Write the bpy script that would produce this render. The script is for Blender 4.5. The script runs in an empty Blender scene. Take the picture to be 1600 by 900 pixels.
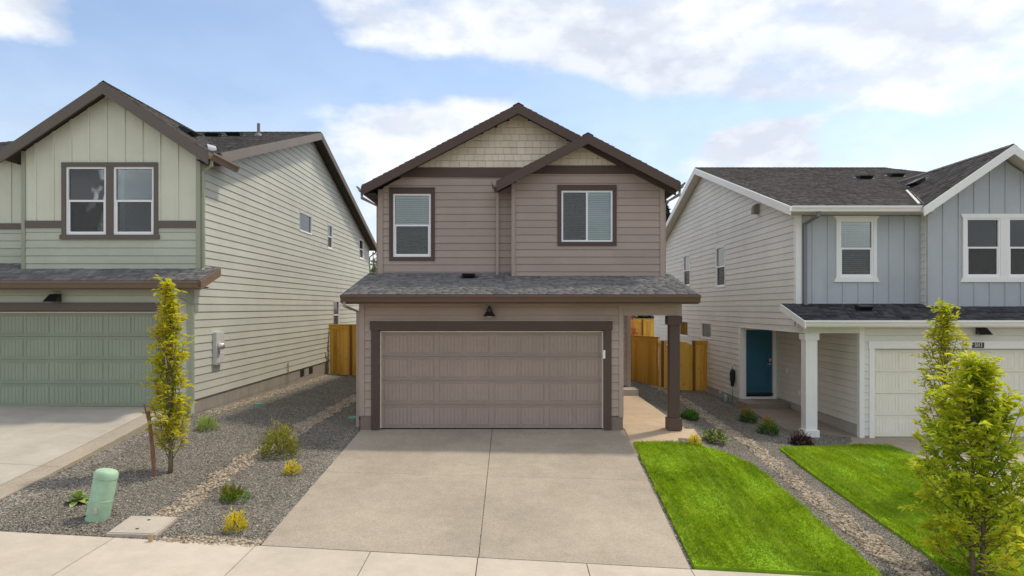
import bpy, bmesh, math, random
import numpy as np
from mathutils import Vector, noise as mnoise

# ------------------------------------------------------------------ scene, camera, light
S = bpy.context.scene
COL = S.collection
F, CX, HY, CZ = 1067.0, 800.0, 480.0, 2.65        # focal (px), principal x, horizon y, camera height

cam = bpy.data.cameras.new('camera')
cam.sensor_width = 36.0
cam.lens = F / 1600.0 * 36.0
cam.shift_y = (HY - 450.0) / 1600.0
cam.clip_start = 0.1
cam.clip_end = 3000.0
camo = bpy.data.objects.new('camera', cam)
COL.objects.link(camo)
camo.location = (0, 0, CZ)
camo.rotation_euler = (math.pi / 2, 0, 0)
S.camera = camo
S.render.resolution_x, S.render.resolution_y = 1024, 576
S.render.engine = 'CYCLES'
S.view_settings.view_transform = 'Standard'
S.view_settings.look = 'None'
S.view_settings.gamma = 1.0
S.view_settings.use_curve_mapping = False
S.view_settings.exposure = 2.17
S.cycles.max_bounces = 8
S.cycles.diffuse_bounces = 5
S.cycles.transparent_max_bounces = 12

SUN_DIR = Vector((0.50, 0.31, 1.0)).normalized()     # towards the sun
sun = bpy.data.lights.new('sun', 'SUN')
sun.energy = 0.56
sun.angle = math.radians(4.0)
sun.color = (1.0, 0.91, 0.76)
suno = bpy.data.objects.new('sun', sun)
COL.objects.link(suno)
suno.location = (20, 12, 40)
suno.rotation_euler = SUN_DIR.to_track_quat('Z', 'Y').to_euler()


def pxdir(px, py):
    return Vector(((px - CX) / F, 1.0, (HY - py) / F)).normalized()


def build_world():
    w = bpy.data.worlds.new('World')
    S.world = w
    w.use_nodes = True
    nt = w.node_tree
    N, L = nt.nodes, nt.links
    N.clear()
    out = N.new('ShaderNodeOutputWorld')
    bg = N.new('ShaderNodeBackground')
    L.new(bg.outputs[0], out.inputs[0])
    sky = N.new('ShaderNodeTexSky')
    sky.sky_type = 'NISHITA'
    sky.sun_disc = False
    sky.sun_elevation = math.asin(SUN_DIR.z)
    sky.sun_rotation = math.atan2(SUN_DIR.x, SUN_DIR.y)
    sky.air_density = 1.0
    sky.dust_density = 1.2
    sky.ozone_density = 1.2
    tc = N.new('ShaderNodeTexCoord')

    def math_(op, a, b=None, clamp=False):
        m = N.new('ShaderNodeMath')
        m.operation = op
        m.use_clamp = clamp
        for i, v in enumerate((a, b)):
            if v is None:
                continue
            if isinstance(v, (int, float)):
                m.inputs[i].default_value = v
            else:
                L.new(v, m.inputs[i])
        return m.outputs[0]

    nrm = N.new('ShaderNodeVectorMath')
    nrm.operation = 'NORMALIZE'
    L.new(tc.outputs['Generated'], nrm.inputs[0])
    d = nrm.outputs[0]

    def noise(vec, scale, detail, rough, offs=(0, 0, 0), sc=(1, 1, 1.9)):
        mp = N.new('ShaderNodeMapping')
        mp.inputs['Location'].default_value = offs
        mp.inputs['Scale'].default_value = sc
        L.new(vec, mp.inputs[0])
        n = N.new('ShaderNodeTexNoise')
        n.inputs['Scale'].default_value = scale
        n.inputs['Detail'].default_value = detail
        n.inputs['Roughness'].default_value = rough
        L.new(mp.outputs[0], n.inputs['Vector'])
        return n.outputs[0]

    base = noise(d, 7.0, 10.0, 0.55, (1.7, 0.3, 0.2))
    relief = noise(d, 7.0, 10.0, 0.55, (1.7 - 0.01, 0.3, 0.2 - 0.05))
    wisps = noise(d, 2.2, 6.0, 0.6, (4.1, 2.2, 0.9), (1, 1, 2.6))

    # where the banks of cloud and the in-view clear gaps lie (direction, half widths in degrees, weight)
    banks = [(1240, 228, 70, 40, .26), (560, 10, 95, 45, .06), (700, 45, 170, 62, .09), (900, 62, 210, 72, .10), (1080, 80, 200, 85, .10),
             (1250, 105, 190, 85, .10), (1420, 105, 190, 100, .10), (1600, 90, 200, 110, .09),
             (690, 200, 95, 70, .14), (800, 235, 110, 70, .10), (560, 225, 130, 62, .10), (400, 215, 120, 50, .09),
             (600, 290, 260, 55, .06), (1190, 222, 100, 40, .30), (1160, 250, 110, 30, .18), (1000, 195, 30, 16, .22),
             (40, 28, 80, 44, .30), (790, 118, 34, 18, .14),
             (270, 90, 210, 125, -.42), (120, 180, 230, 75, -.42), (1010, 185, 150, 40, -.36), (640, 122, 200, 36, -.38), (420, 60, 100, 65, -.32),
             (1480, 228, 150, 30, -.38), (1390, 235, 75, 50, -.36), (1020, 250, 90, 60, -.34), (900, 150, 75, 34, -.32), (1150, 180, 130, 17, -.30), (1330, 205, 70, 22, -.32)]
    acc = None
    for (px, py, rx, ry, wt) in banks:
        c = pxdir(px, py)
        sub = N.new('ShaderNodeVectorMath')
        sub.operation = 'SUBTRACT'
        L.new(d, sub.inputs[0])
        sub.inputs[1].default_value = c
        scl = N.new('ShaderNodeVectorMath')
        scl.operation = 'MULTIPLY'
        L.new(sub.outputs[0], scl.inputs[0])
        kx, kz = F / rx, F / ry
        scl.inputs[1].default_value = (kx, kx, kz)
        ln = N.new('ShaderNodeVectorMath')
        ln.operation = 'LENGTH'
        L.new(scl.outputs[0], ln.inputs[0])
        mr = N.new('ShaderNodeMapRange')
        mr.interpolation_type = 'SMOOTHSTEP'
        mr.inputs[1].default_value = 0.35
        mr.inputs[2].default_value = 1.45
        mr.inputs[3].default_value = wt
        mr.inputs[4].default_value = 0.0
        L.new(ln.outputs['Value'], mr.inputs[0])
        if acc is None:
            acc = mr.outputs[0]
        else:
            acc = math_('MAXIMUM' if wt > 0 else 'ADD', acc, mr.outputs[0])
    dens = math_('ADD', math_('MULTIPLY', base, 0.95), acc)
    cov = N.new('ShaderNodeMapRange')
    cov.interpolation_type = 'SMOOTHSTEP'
    cov.inputs[1].default_value = 0.20  # low threshold: unseen cloud added beyond the view, as fill light for the fronts
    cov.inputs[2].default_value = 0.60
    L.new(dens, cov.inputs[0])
    # thin veil everywhere, thicker to the horizon
    sep = N.new('ShaderNodeSeparateXYZ')
    L.new(d, sep.inputs[0])
    hor = N.new('ShaderNodeMapRange')
    hor.inputs[1].default_value = 0.0
    hor.inputs[2].default_value = 0.34
    hor.inputs[3].default_value = 0.62
    hor.inputs[4].default_value = 0.0
    hor.interpolation_type = 'SMOOTHSTEP'
    L.new(sep.outputs['Z'], hor.inputs[0])
    veil = math_('ADD', math_('MULTIPLY', wisps, 0.22), hor.outputs[0])
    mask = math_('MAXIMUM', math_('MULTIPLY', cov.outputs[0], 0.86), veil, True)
    # relief shading of the clouds
    rel = math_('SUBTRACT', base, relief)
    shade = N.new('ShaderNodeMapRange')
    shade.inputs[1].default_value = -0.08
    shade.inputs[2].default_value = 0.08
    L.new(rel, shade.inputs[0])
    soft = noise(d, 3.1, 5.0, 0.55, (7.3, 1.1, 3.0), (1, 1, 2.2))
    sr = N.new('ShaderNodeMapRange')
    sr.inputs[1].default_value = 0.36
    sr.inputs[2].default_value = 0.62
    L.new(soft, sr.inputs[0])
    shd = math_('ADD', math_('MULTIPLY', shade.outputs[0], 0.5), math_('MULTIPLY', sr.outputs[0], 0.5))
    ramp = N.new('ShaderNodeMix')
    ramp.data_type = 'RGBA'
    ramp.inputs[6].default_value = (0.165, 0.172, 0.186, 1)
    ramp.inputs[7].default_value = (0.265, 0.266, 0.268, 1)
    L.new(shd, ramp.inputs[0])
    ss = N.new('ShaderNodeVectorMath')
    ss.operation = 'SCALE'
    ss.inputs['Scale'].default_value = 0.0435
    L.new(sky.outputs[0], ss.inputs[0])
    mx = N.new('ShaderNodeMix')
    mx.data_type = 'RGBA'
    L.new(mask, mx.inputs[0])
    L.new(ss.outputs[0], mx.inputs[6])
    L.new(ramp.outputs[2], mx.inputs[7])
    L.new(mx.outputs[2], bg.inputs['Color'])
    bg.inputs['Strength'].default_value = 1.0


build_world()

# ------------------------------------------------------------------ measuring helpers
rnd = random.Random(7)


def PX(px, Y):
    return (px - CX) * Y / F


def PZ(py, Y):
    return CZ - (py - HY) * Y / F


def SX(x):                                  # level of the sidewalk's back edge
    return -0.61 - 0.055 * x


HXS = [-400, -60, -25, -13, -8.6, -7.2, -5.5, -3.45, 2.6, 3.8, 5.2, 7.0, 13, 25, 60, 400]
HZS = [2.5, 2.2, 1.0, .42, .40, .25, .13, -.02, -.02, -.08, -.36, -.58, -.72, -1.3, -2.2, -2.5]


def T(x, y):                                # level of the ground
    h = float(np.interp(x, HXS, HZS))
    if y > 15 and -8 < x < -3.3:
        h -= 0.016 * (min(y, 28) - 15) * min(1, (-3.3 - x) / 1.5) * (1 if x > -7.4 else .5)
    if y >= 14.8:
        return h
    s = SX(max(-40, min(40, x)))
    if y <= 8.8:
        return s - 0.02 * max(0, min(2.0, 8.8 - y))
    t = (y - 8.8) / 6.0
    return s + (h - s) * t


def G(px, py):                              # pixel -> point on the ground
    Y = 12.0
    for _ in range(40):
        z = T((px - CX) * Y / F, Y)
        Y = 0.5 * Y + 0.5 * (CZ - z) * F / (py - HY)
    return ((px - CX) * Y / F, Y)


# ------------------------------------------------------------------ object helpers
def tag(o, label=None, cat=None, group=None, kind=None):
    for k, v in (('label', label), ('category', cat), ('group', group), ('kind', kind)):
        if v:
            o[k] = v
    return o


def root(name, loc, label, cat, group=None):
    o = bpy.data.objects.new(name, None)
    o.empty_display_size = 0.3
    COL.objects.link(o)
    o.location = loc
    return tag(o, label, cat, group)


def base_of(p):
    while p is not None and p.parent is not None:
        p = p.parent
    return Vector(p.location) if p is not None else Vector((0, 0, 0))


class MB:
    def __init__(self):
        self.v, self.f = [], []

    def add(self, vs, fs):
        o = len(self.v)
        self.v += [tuple(p) for p in vs]
        self.f += [tuple(i + o for i in f) for f in fs]
        return self

    def box(self, x0, x1, y0, y1, z0, z1):
        return self.add([(x0, y0, z0), (x1, y0, z0), (x1, y1, z0), (x0, y1, z0),
                         (x0, y0, z1), (x1, y0, z1), (x1, y1, z1), (x0, y1, z1)],
                        [(0, 3, 2, 1), (4, 5, 6, 7), (0, 1, 5, 4), (1, 2, 6, 5), (2, 3, 7, 6), (3, 0, 4, 7)])

    def hull2(self, A, B):                  # two matching rings -> closed prism
        n = len(A)
        fs = [tuple(range(n)), tuple(range(2 * n - 1, n - 1, -1))]
        fs += [(i, i + n, (i + 1) % n + n, (i + 1) % n) for i in range(n)]
        return self.add(list(A) + list(B), fs)

    def prism(self, poly, vec):
        vec = Vector(vec)
        return self.hull2([Vector(p) for p in poly], [Vector(p) + vec for p in poly])

    def tube(self, pts, rads, n=7, cap=True):
        pts = [Vector(p) for p in pts]
        o = len(self.v)
        for i, p in enumerate(pts):
            a = pts[max(i - 1, 0)]
            b = pts[min(i + 1, len(pts) - 1)]
            t = (b - a).normalized()
            u = t.cross(Vector((0.31, 0.95, 0.07)))
            if u.length < 1e-3:
                u = t.cross(Vector((1, 0, 0)))
            u.normalize()
            w = t.cross(u)
            for k in range(n):
                q = 2 * math.pi * k / n
                self.v.append(tuple(p + (u * math.cos(q) + w * math.sin(q)) * rads[i]))
        for i in range(len(pts) - 1):
            for k in range(n):
                self.f.append((o + i * n + k, o + i * n + (k + 1) % n, o + (i + 1) * n + (k + 1) % n, o + (i + 1) * n + k))
        if cap:
            self.f.append(tuple(o + k for k in range(n))[::-1])
            self.f.append(tuple(o + (len(pts) - 1) * n + k for k in range(n)))
        return self

    def lathe(self, c, prof, n=20, axis=None):          # prof: (r, h) along z, or along axis
        c = Vector(c)
        q = (axis.to_track_quat('Z', 'Y') if axis else None)
        o = len(self.v)
        for (r, h) in prof:
            for k in range(n):
                a = 2 * math.pi * k / n
                p = Vector((r * math.cos(a), r * math.sin(a), h))
                if q:
                    p = q @ p
                self.v.append(tuple(c + p))
        for i in range(len(prof) - 1):
            for k in range(n):
                self.f.append((o + i * n + k, o + i * n + (k + 1) % n, o + (i + 1) * n + (k + 1) % n, o + (i + 1) * n + k))
        self.f.append(tuple(o + k for k in range(n))[::-1])
        self.f.append(tuple(o + (len(prof) - 1) * n + k for k in range(n)))
        return self

    def build(self, name, mat, parent=None, smooth=False, fix=False):
        off = base_of(parent)
        me = bpy.data.meshes.new(name)
        me.from_pydata([(x - off.x, y - off.y, z - off.z) for x, y, z in self.v], [], self.f)
        if fix:
            bm = bmesh.new()
            bm.from_mesh(me)
            bmesh.ops.recalc_face_normals(bm, faces=bm.faces)
            bm.to_mesh(me)
            bm.free()
        me.materials.append(mat)
        if smooth:
            me.polygons.foreach_set('use_smooth', [True] * len(me.polygons))
        o = bpy.data.objects.new(name, me)
        COL.objects.link(o)
        o.parent = parent
        return o


def box(name, x0, x1, y0, y1, z0, z1, mat, parent=None):
    return MB().box(min(x0, x1), max(x0, x1), min(y0, y1), max(y0, y1), min(z0, z1), max(z0, z1)).build(name, mat, parent)


def np_mesh(name, verts, faces_flat, nper, mat, parent=None, attrs=None, smooth=False):
    off = base_of(parent)
    verts = np.asarray(verts, dtype=np.float32).reshape(-1, 3) - np.array(off, dtype=np.float32)
    faces_flat = np.asarray(faces_flat, dtype=np.int32).ravel()
    nf = len(faces_flat) // nper
    me = bpy.data.meshes.new(name)
    me.vertices.add(len(verts))
    me.vertices.foreach_set('co', verts.ravel())
    me.loops.add(len(faces_flat))
    me.loops.foreach_set('vertex_index', faces_flat)
    me.polygons.add(nf)
    me.polygons.foreach_set('loop_start', np.arange(nf, dtype=np.int32) * nper)
    me.polygons.foreach_set('loop_total', np.full(nf, nper, dtype=np.int32))
    me.update(calc_edges=True)
    if smooth:
        me.polygons.foreach_set('use_smooth', np.ones(nf, dtype=bool))
    for k, a in (attrs or {}).items():
        at = me.attributes.new(k, 'FLOAT', 'FACE')
        at.data.foreach_set('value', np.asarray(a, dtype=np.float32))
    me.materials.append(mat)
    o = bpy.data.objects.new(name, me)
    COL.objects.link(o)
    o.parent = parent
    return o


# ------------------------------------------------------------------ materials
class NB:
    def __init__(self, name):
        self.m = bpy.data.materials.new(name)
        self.m.use_nodes = True
        self.nt = self.m.node_tree
        self.N, self.L = self.nt.nodes, self.nt.links
        self.bsdf = self.N['Principled BSDF']
        self.geo = self.N.new('ShaderNodeNewGeometry')
        self.out = self.N['Material Output']

    def lk(self, a, b):
        if isinstance(a, (int, float)):
            b.default_value = a
        else:
            self.L.new(a, b)

    def noise(self, scale, detail=4, rough=.55, sc=(1, 1, 1), vec=None):
        mp = self.N.new('ShaderNodeMapping')
        mp.inputs['Scale'].default_value = sc
        self.L.new(vec or self.geo.outputs['Position'], mp.inputs[0])
        n = self.N.new('ShaderNodeTexNoise')
        n.inputs['Scale'].default_value = scale
        n.inputs['Detail'].default_value = detail
        n.inputs['Roughness'].default_value = rough
        self.L.new(mp.outputs[0], n.inputs['Vector'])
        return n.outputs[0]

    def voronoi(self, scale, out='Color', feature='F1', sc=(1, 1, 1)):
        mp = self.N.new('ShaderNodeMapping')
        mp.inputs['Scale'].default_value = sc
        self.L.new(self.geo.outputs['Position'], mp.inputs[0])
        n = self.N.new('ShaderNodeTexVoronoi')
        n.feature = feature
        n.inputs['Scale'].default_value = scale
        self.L.new(mp.outputs[0], n.inputs['Vector'])
        return n.outputs[out]

    def math(self, op, a, b=0.0, clamp=False):
        m = self.N.new('ShaderNodeMath')
        m.operation = op
        m.use_clamp = clamp
        self.lk(a, m.inputs[0])
        self.lk(b, m.inputs[1])
        return m.outputs[0]

    def rng(self, v, a, b, c, d):
        m = self.N.new('ShaderNodeMapRange')
        for i, x in enumerate((a, b, c, d)):
            m.inputs[i + 1].default_value = x
        self.lk(v, m.inputs[0])
        return m.outputs[0]

    def mix(self, f, a, b, blend='MIX'):
        m = self.N.new('ShaderNodeMix')
        m.data_type = 'RGBA'
        m.blend_type = blend
        self.lk(f, m.inputs[0])
        for i, c in ((6, a), (7, b)):
            if isinstance(c, tuple):
                m.inputs[i].default_value = c if len(c) == 4 else (*c, 1)
            else:
                self.L.new(c, m.inputs[i])
        return m.outputs[2]

    def ramp(self, f, stops):
        r = self.N.new('ShaderNodeValToRGB')
        els = r.color_ramp.elements
        while len(els) < len(stops):
            els.new(0.5)
        for e, (p, c) in zip(els, stops):
            e.position = p
            e.color = (*c, 1)
        self.lk(f, r.inputs[0])
        return r.outputs[0]

    def scale_col(self, col, fac):
        v = self.N.new('ShaderNodeVectorMath')
        v.operation = 'SCALE'
        if isinstance(col, tuple):
            v.inputs[0].default_value = col[:3]
        else:
            self.L.new(col, v.inputs[0])
        self.lk(fac, v.inputs['Scale'])
        return v.outputs[0]

    def attr(self, name):
        a = self.N.new('ShaderNodeAttribute')
        a.attribute_name = name
        return a.outputs['Fac']

    def objrand(self):
        o = self.N.new('ShaderNodeObjectInfo')
        return o.outputs['Random']

    def bump(self, h, strength=.3, dist=.01):
        b = self.N.new('ShaderNodeBump')
        b.inputs['Strength'].default_value = strength
        b.inputs['Distance'].default_value = dist
        self.lk(h, b.inputs['Height'])
        self.L.new(b.outputs[0], self.bsdf.inputs['Normal'])

    def done(self, col, rough=.6, spec=.35):
        if isinstance(col, tuple):
            self.bsdf.inputs['Base Color'].default_value = (*col[:3], 1)
        else:
            self.L.new(col, self.bsdf.inputs['Base Color'])
        self.lk(rough, self.bsdf.inputs['Roughness'])
        self.bsdf.inputs['Specular IOR Level'].default_value = spec
        return self.m


def paint(name, col, rough=.62, var=.05, grain=(1.2, 1.2, 30), grainamt=.05, dirt=.07, spec=.3):
    """painted board: wood-grain embossing, slight mottling, each piece a touch different"""
    b = NB(name)
    g = b.noise(9, 5, .6, grain)
    big = b.noise(.7, 4, .6)
    f = b.math('ADD', b.rng(g, .3, .7, 1 - grainamt, 1 + grainamt), b.rng(big, .3, .7, -dirt, dirt))
    f = b.math('ADD', f, b.rng(b.objrand(), 0, 1, -var, var))
    streak = b.noise(2.2, 5, .65, (1.6, 1.6, .22))
    f = b.math('ADD', f, b.rng(streak, .55, .8, 0, -.06))
    c = b.scale_col(col, f)
    b.bump(g, .25, .004)
    return b.done(c, rough, spec)


def plain(name, col, rough=.5, metal=0.0, spec=.4, mott=.06):
    b = NB(name)
    n = b.noise(6, 4, .6)
    c = b.scale_col(col, b.rng(n, .3, .7, 1 - mott, 1 + mott))
    b.bsdf.inputs['Metallic'].default_value = metal
    return b.done(c, rough, spec)


M = {}
HG = (1.0, 1.0, 22)      # grain stretched along horizontal boards
VG = (22, 22, 1.0)       # along vertical boards
M['brown'] = paint('brown_siding_paint', (.425, .335, .280), grain=HG)
M['brown_trim'] = paint('dark_brown_trim_paint', (.105, .070, .056), grain=HG)
M['brown_fascia'] = paint('brown_gutter_paint', (.15, .095, .068), grain=HG, rough=.45)
M['brown_door'] = paint('brown_garage_door_paint', (.375, .292, .242), grain=VG, var=.012, rough=.5)
M['cream'] = paint('cream_shingle_paint', (.80, .69, .53), grain=VG, var=.06, grainamt=.08)
M['sage'] = paint('sage_siding_paint', (.53, .555, .435), grain=HG)
M['sage_light'] = paint('pale_sage_board_paint', (.68, .685, .54), grain=VG, var=.015)
M['sage_side'] = paint('beige_sage_siding_paint', (.56, .56, .475), grain=HG, var=.035)
M['sage_door'] = paint('green_garage_door_paint', (.30, .34, .25), grain=VG, var=.012, rough=.5)
M['sage_trim'] = paint('grey_green_corner_paint', (.36, .38, .275), grain=VG)
M['taupe'] = paint('taupe_trim_paint', (.15, .124, .104), grain=HG)
M['taupe_fascia'] = paint('taupe_gutter_paint', (.20, .14, .095), grain=HG, rough=.45)
M['rake_grey'] = paint('grey_taupe_rake_paint', (.22, .19, .165), grain=HG)
M['greige'] = paint('off_white_siding_paint', (.755, .745, .675), grain=HG, var=.03)
M['blue_grey'] = paint('blue_grey_board_paint', (.455, .485, .495), grain=VG, var=.02)
M['white'] = paint('white_trim_paint', (.88, .87, .82), grain=HG, var=.02, grainamt=.02, dirt=.03)
M['cream_door'] = paint('ivory_garage_door_paint', (.85, .82, .69), grain=VG, var=.01, grainamt=.03)
M['vinyl'] = plain('white_vinyl', (.90, .90, .88), .4, mott=.02)
M['seal'] = plain('pale_weather_strip', (.78, .70, .56), .5, mott=.04)
M['black_metal'] = plain('black_metal', (.018, .018, .02), .42, spec=.5)
M['steel'] = plain('galvanised_steel', (.62, .60, .56), .35, .7)
M['pipe_grey'] = plain('grey_vent_pipe', (.20, .20, .21), .5)
M['rubber'] = plain('black_rubber', (.02, .02, .02), .8)
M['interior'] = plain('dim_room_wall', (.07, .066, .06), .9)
M['chair'] = plain('cream_chair_fabric', (.62, .58, .48), .8)
M['blind'] = plain('white_blind_slats', (.86, .86, .83), .6, mott=.03)
M['curtain'] = plain('green_grey_curtain', (.34, .42, .36), .9)
M['blue_door'] = paint('deep_blue_door_paint', (.032, .135, .205), grain=VG, var=0, rough=.38, dirt=.04)
M['chrome'] = plain('satin_nickel', (.62, .60, .57), .28, 1.0)
M['meter'] = plain('grey_white_meter_box', (.60, .60, .58), .45)
M['lamp_glow'] = plain('pale_lamp_glass', (.65, .60, .50), .3)


def m_found():
    b = NB('painted_foundation_concrete')
    n = b.noise(3, 6, .65)
    c = b.scale_col((.33, .30, .255), b.rng(n, .25, .75, .8, 1.15))
    b.bump(b.noise(40, 3), .2, .004)
    return b.done(c, .8, .2)


def m_concrete(name, col, speck=.16, warm=.1, scale=1.0):
    b = NB(name)
    big = b.noise(.55, 5, .62)
    mid = b.noise(3.2, 6, .68)
    fine = b.noise(150, 2, .5)
    v = b.voronoi(95 * scale)
    sep = b.N.new('ShaderNodeSeparateColor')
    b.L.new(v, sep.inputs[0])
    f = b.math('ADD', b.rng(big, .3, .7, .86, 1.1), b.rng(mid, .3, .7, -.08, .08))
    f = b.math('ADD', f, b.rng(sep.outputs[0], 0, 1, -speck, speck))
    f = b.math('ADD', f, b.rng(fine, .3, .7, -speck * .5, speck * .5))
    f = b.math('ADD', f, b.rng(b.objrand(), 0, 1, -.02, .02))
    c = b.scale_col(col, f)
    stain = b.rng(b.noise(1.1, 6, .7, (1, .45, 1)), .54, .76, 0, warm * 2.2)
    c = b.mix(stain, c, tuple(x * y for x, y in zip(col, (.74, .62, .48))))
    tyre = b.math('MULTIPLY', b.rng(b.noise(2.4, 5, .6, (1.6, .12, 1)), .52, .7, 0, .06), b.rng(b.noise(7, 4, .7), .35, .65, .3, 1.0))
    c = b.mix(tyre, c, tuple(x * .45 for x in col))
    b.bump(b.math('ADD', fine, sep.outputs[1]), .35, .004)
    return b.done(c, .85, .2)


M['found'] = m_found()
M['found_grey'] = plain('pale_grey_foundation_paint', (.47, .455, .42), .8, spec=.2)
M['found_brown'] = plain('brown_foundation_paint', (.24, .185, .155), .8, spec=.2)
M['drive'] = m_concrete('exposed_aggregate_concrete', (.405, .345, .268))
M['walk'] = m_concrete('brushed_pale_concrete', (.555, .485, .392), .03, .16)
M['porch'] = m_concrete('warm_porch_concrete', (.55, .42, .285), .025, .12)
M['porch_grey'] = m_concrete('brown_porch_concrete', (.33, .275, .22), .03, .12)
M['drive_grey'] = m_concrete('smooth_grey_concrete', (.48, .435, .365), .04, .1)
M['asphalt'] = m_concrete('asphalt', (.20, .195, .18), .3, .0)
M['lid'] = m_concrete('polymer_box_lid', (.50, .44, .36), .06, .22, 1.4)


def m_gravel(name, stops, scale=48, attr=False):
    b = NB(name)
    if attr:
        t = b.attr('tone')
        c = b.ramp(t, stops)
        c = b.scale_col(c, b.rng(b.noise(.9, 4), .3, .7, .88, 1.1))
        b.bump(b.noise(120, 2), .4, .003)
    else:
        v = b.voronoi(scale)
        sep = b.N.new('ShaderNodeSeparateColor')
        b.L.new(v, sep.inputs[0])
        c = b.ramp(sep.outputs[0], stops)
        dist = b.voronoi(scale, 'Distance')
        c = b.scale_col(c, b.rng(b.noise(.9, 4), .3, .7, .88, 1.1))
        b.bump(b.math('MULTIPLY', dist, -1.0), 1.0, .02)
    return b.done(c, .85, .2)


GST = [(0, (.055, .049, .04)), (.35, (.16, .145, .118)), (.7, (.28, .252, .205)), (.93, (.42, .38, .32)), (1.0, (.62, .56, .47))]
RST = [(0, (.16, .12, .08)), (.4, (.34, .27, .19)), (.75, (.46, .38, .285)), (1.0, (.60, .53, .43))]
M['gravel_bed'] = m_gravel('gravel_bed', GST)
M['gravel'] = m_gravel('gravel_stone', GST, attr=True)
M['rock'] = m_gravel('tan_river_rock', RST, attr=True)


def m_shingle(name, dark, light):
    b = NB(name)
    t = b.attr('tone')
    c = b.mix(t, dark, light)
    g = b.noise(220, 2, .5)
    c = b.scale_col(c, b.rng(g, .3, .7, .78, 1.22))
    c = b.scale_col(c, b.rng(b.noise(.8, 4), .3, .7, .9, 1.1))
    b.bump(g, .5, .004)
    return b.done(c, .9, .15)


M['shingle'] = m_shingle('weathered_grey_shingle', (.125, .122, .12), (.255, .24, .226))
M['shingle_brown'] = m_shingle('brown_grey_shingle', (.072, .065, .06), (.175, .158, .146))
M['shingle_dark'] = m_shingle('charcoal_shingle', (.036, .037, .039), (.105, .105, .11))
M['deck'] = plain('roof_deck_edge', (.05, .045, .042), .9)
M['soffit'] = plain('brown_soffit', (.06, .047, .042), .85)
M['soffit_white'] = plain('white_soffit', (.62, .60, .55), .8)


def m_cedar():
    b = NB('cedar_fence_wood')
    geo = b.noise(2.6, 6, .62, (9, 9, .55))
    knots = b.voronoi(4.2, 'Distance', sc=(1.6, 1.6, .8))
    c = b.ramp(b.math('ADD', b.math('MULTIPLY', geo, .8), b.rng(b.objrand(), 0, 1, -.16, .26)),
               [(.15, (.52, .25, .03)), (.42, (.78, .43, .065)), (.66, (.87, .53, .10)), (.9, (.88, .60, .18))])
    c = b.mix(b.rng(knots, .06, .13, .75, 0), c, (.13, .05, .018))
    b.bump(geo, .3, .005)
    return b.done(c, .7, .25)


M['cedar'] = m_cedar()
M['cedar_dark'] = paint('dark_cedar_post', (.25, .10, .028), grain=VG, grainamt=.2, rough=.75)


def m_bark(name, a, c2):
    b = NB(name)
    n = b.noise(14, 5, .65, (3, 3, .6))
    b.bump(n, .6, .01)
    return b.done(b.mix(b.rng(n, .3, .7, 0, 1), a, c2), .85, .2)


M['bark'] = m_bark('grey_brown_bark', (.10, .072, .05), (.26, .20, .15))
M['stake'] = m_bark('weathered_stake_wood', (.12, .06, .032), (.36, .20, .12))


def m_leaf(name, stops, trans=.35, rough=.55):
    b = NB(name)
    c = b.ramp(b.attr('tone'), stops)
    b.done(c, rough, .3)
    tr = b.N.new('ShaderNodeBsdfTranslucent')
    b.L.new(c, tr.inputs[0])
    mx = b.N.new('ShaderNodeMixShader')
    mx.inputs[0].default_value = trans
    b.L.new(b.bsdf.outputs[0], mx.inputs[1])
    b.L.new(tr.outputs[0], mx.inputs[2])
    b.L.new(mx.outputs[0], b.out.inputs[0])
    return b.m


M['leaf_tree'] = m_leaf('hornbeam_leaf', [(0, (.24, .32, .015)), (.4, (.48, .52, .025)), (.75, (.68, .65, .035)), (.93, (.80, .64, .04)), (1, (.70, .36, .05))], .58)
M['leaf_tree_gold'] = m_leaf('golden_hornbeam_leaf', [(0, (.20, .31, .015)), (.4, (.44, .56, .03)), (.75, (.66, .70, .04)), (1, (.82, .74, .05))], .55)
M['leaf_green'] = m_leaf('green_leaf', [(0, (.04, .12, .018)), (.6, (.12, .30, .03)), (1, (.28, .44, .08))])
M['leaf_olive'] = m_leaf('olive_leaf', [(0, (.10, .12, .018)), (.5, (.30, .31, .03)), (.85, (.50, .46, .05)), (1, (.48, .26, .06))])
M['leaf_pale'] = m_leaf('pale_green_leaf', [(0, (.22, .32, .05)), (.6, (.46, .56, .12)), (1, (.62, .62, .28))])
M['leaf_yellow'] = m_leaf('yellow_leaf', [(0, (.46, .44, .015)), (.4, (.78, .64, .012)), (1, (.92, .74, .02))])
M['leaf_nandina'] = m_leaf('green_to_bronze_leaf', [(0, (.04, .11, .025)), (.5, (.17, .31, .05)), (.75, (.40, .36, .07)), (1, (.55, .22, .06))])
M['leaf_purple'] = m_leaf('dark_purple_leaf', [(0, (.022, .010, .012)), (.7, (.075, .028, .032)), (1, (.17, .085, .07))])
M['leaf_varieg'] = m_leaf('variegated_leaf', [(0, (.06, .13, .03)), (.45, (.18, .26, .05)), (.7, (.55, .52, .24)), (1, (.75, .72, .45))])
M['leaf_far'] = m_leaf('far_foliage', [(0, (.06, .09, .03)), (1, (.24, .28, .13))])
M['leaf_conifer'] = m_leaf('conifer_needles', [(0, (.012, .03, .022)), (1, (.05, .085, .06))], .1)
M['leaf_red'] = m_leaf('red_foliage', [(0, (.32, .05, .02)), (1, (.62, .22, .10))])


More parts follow.
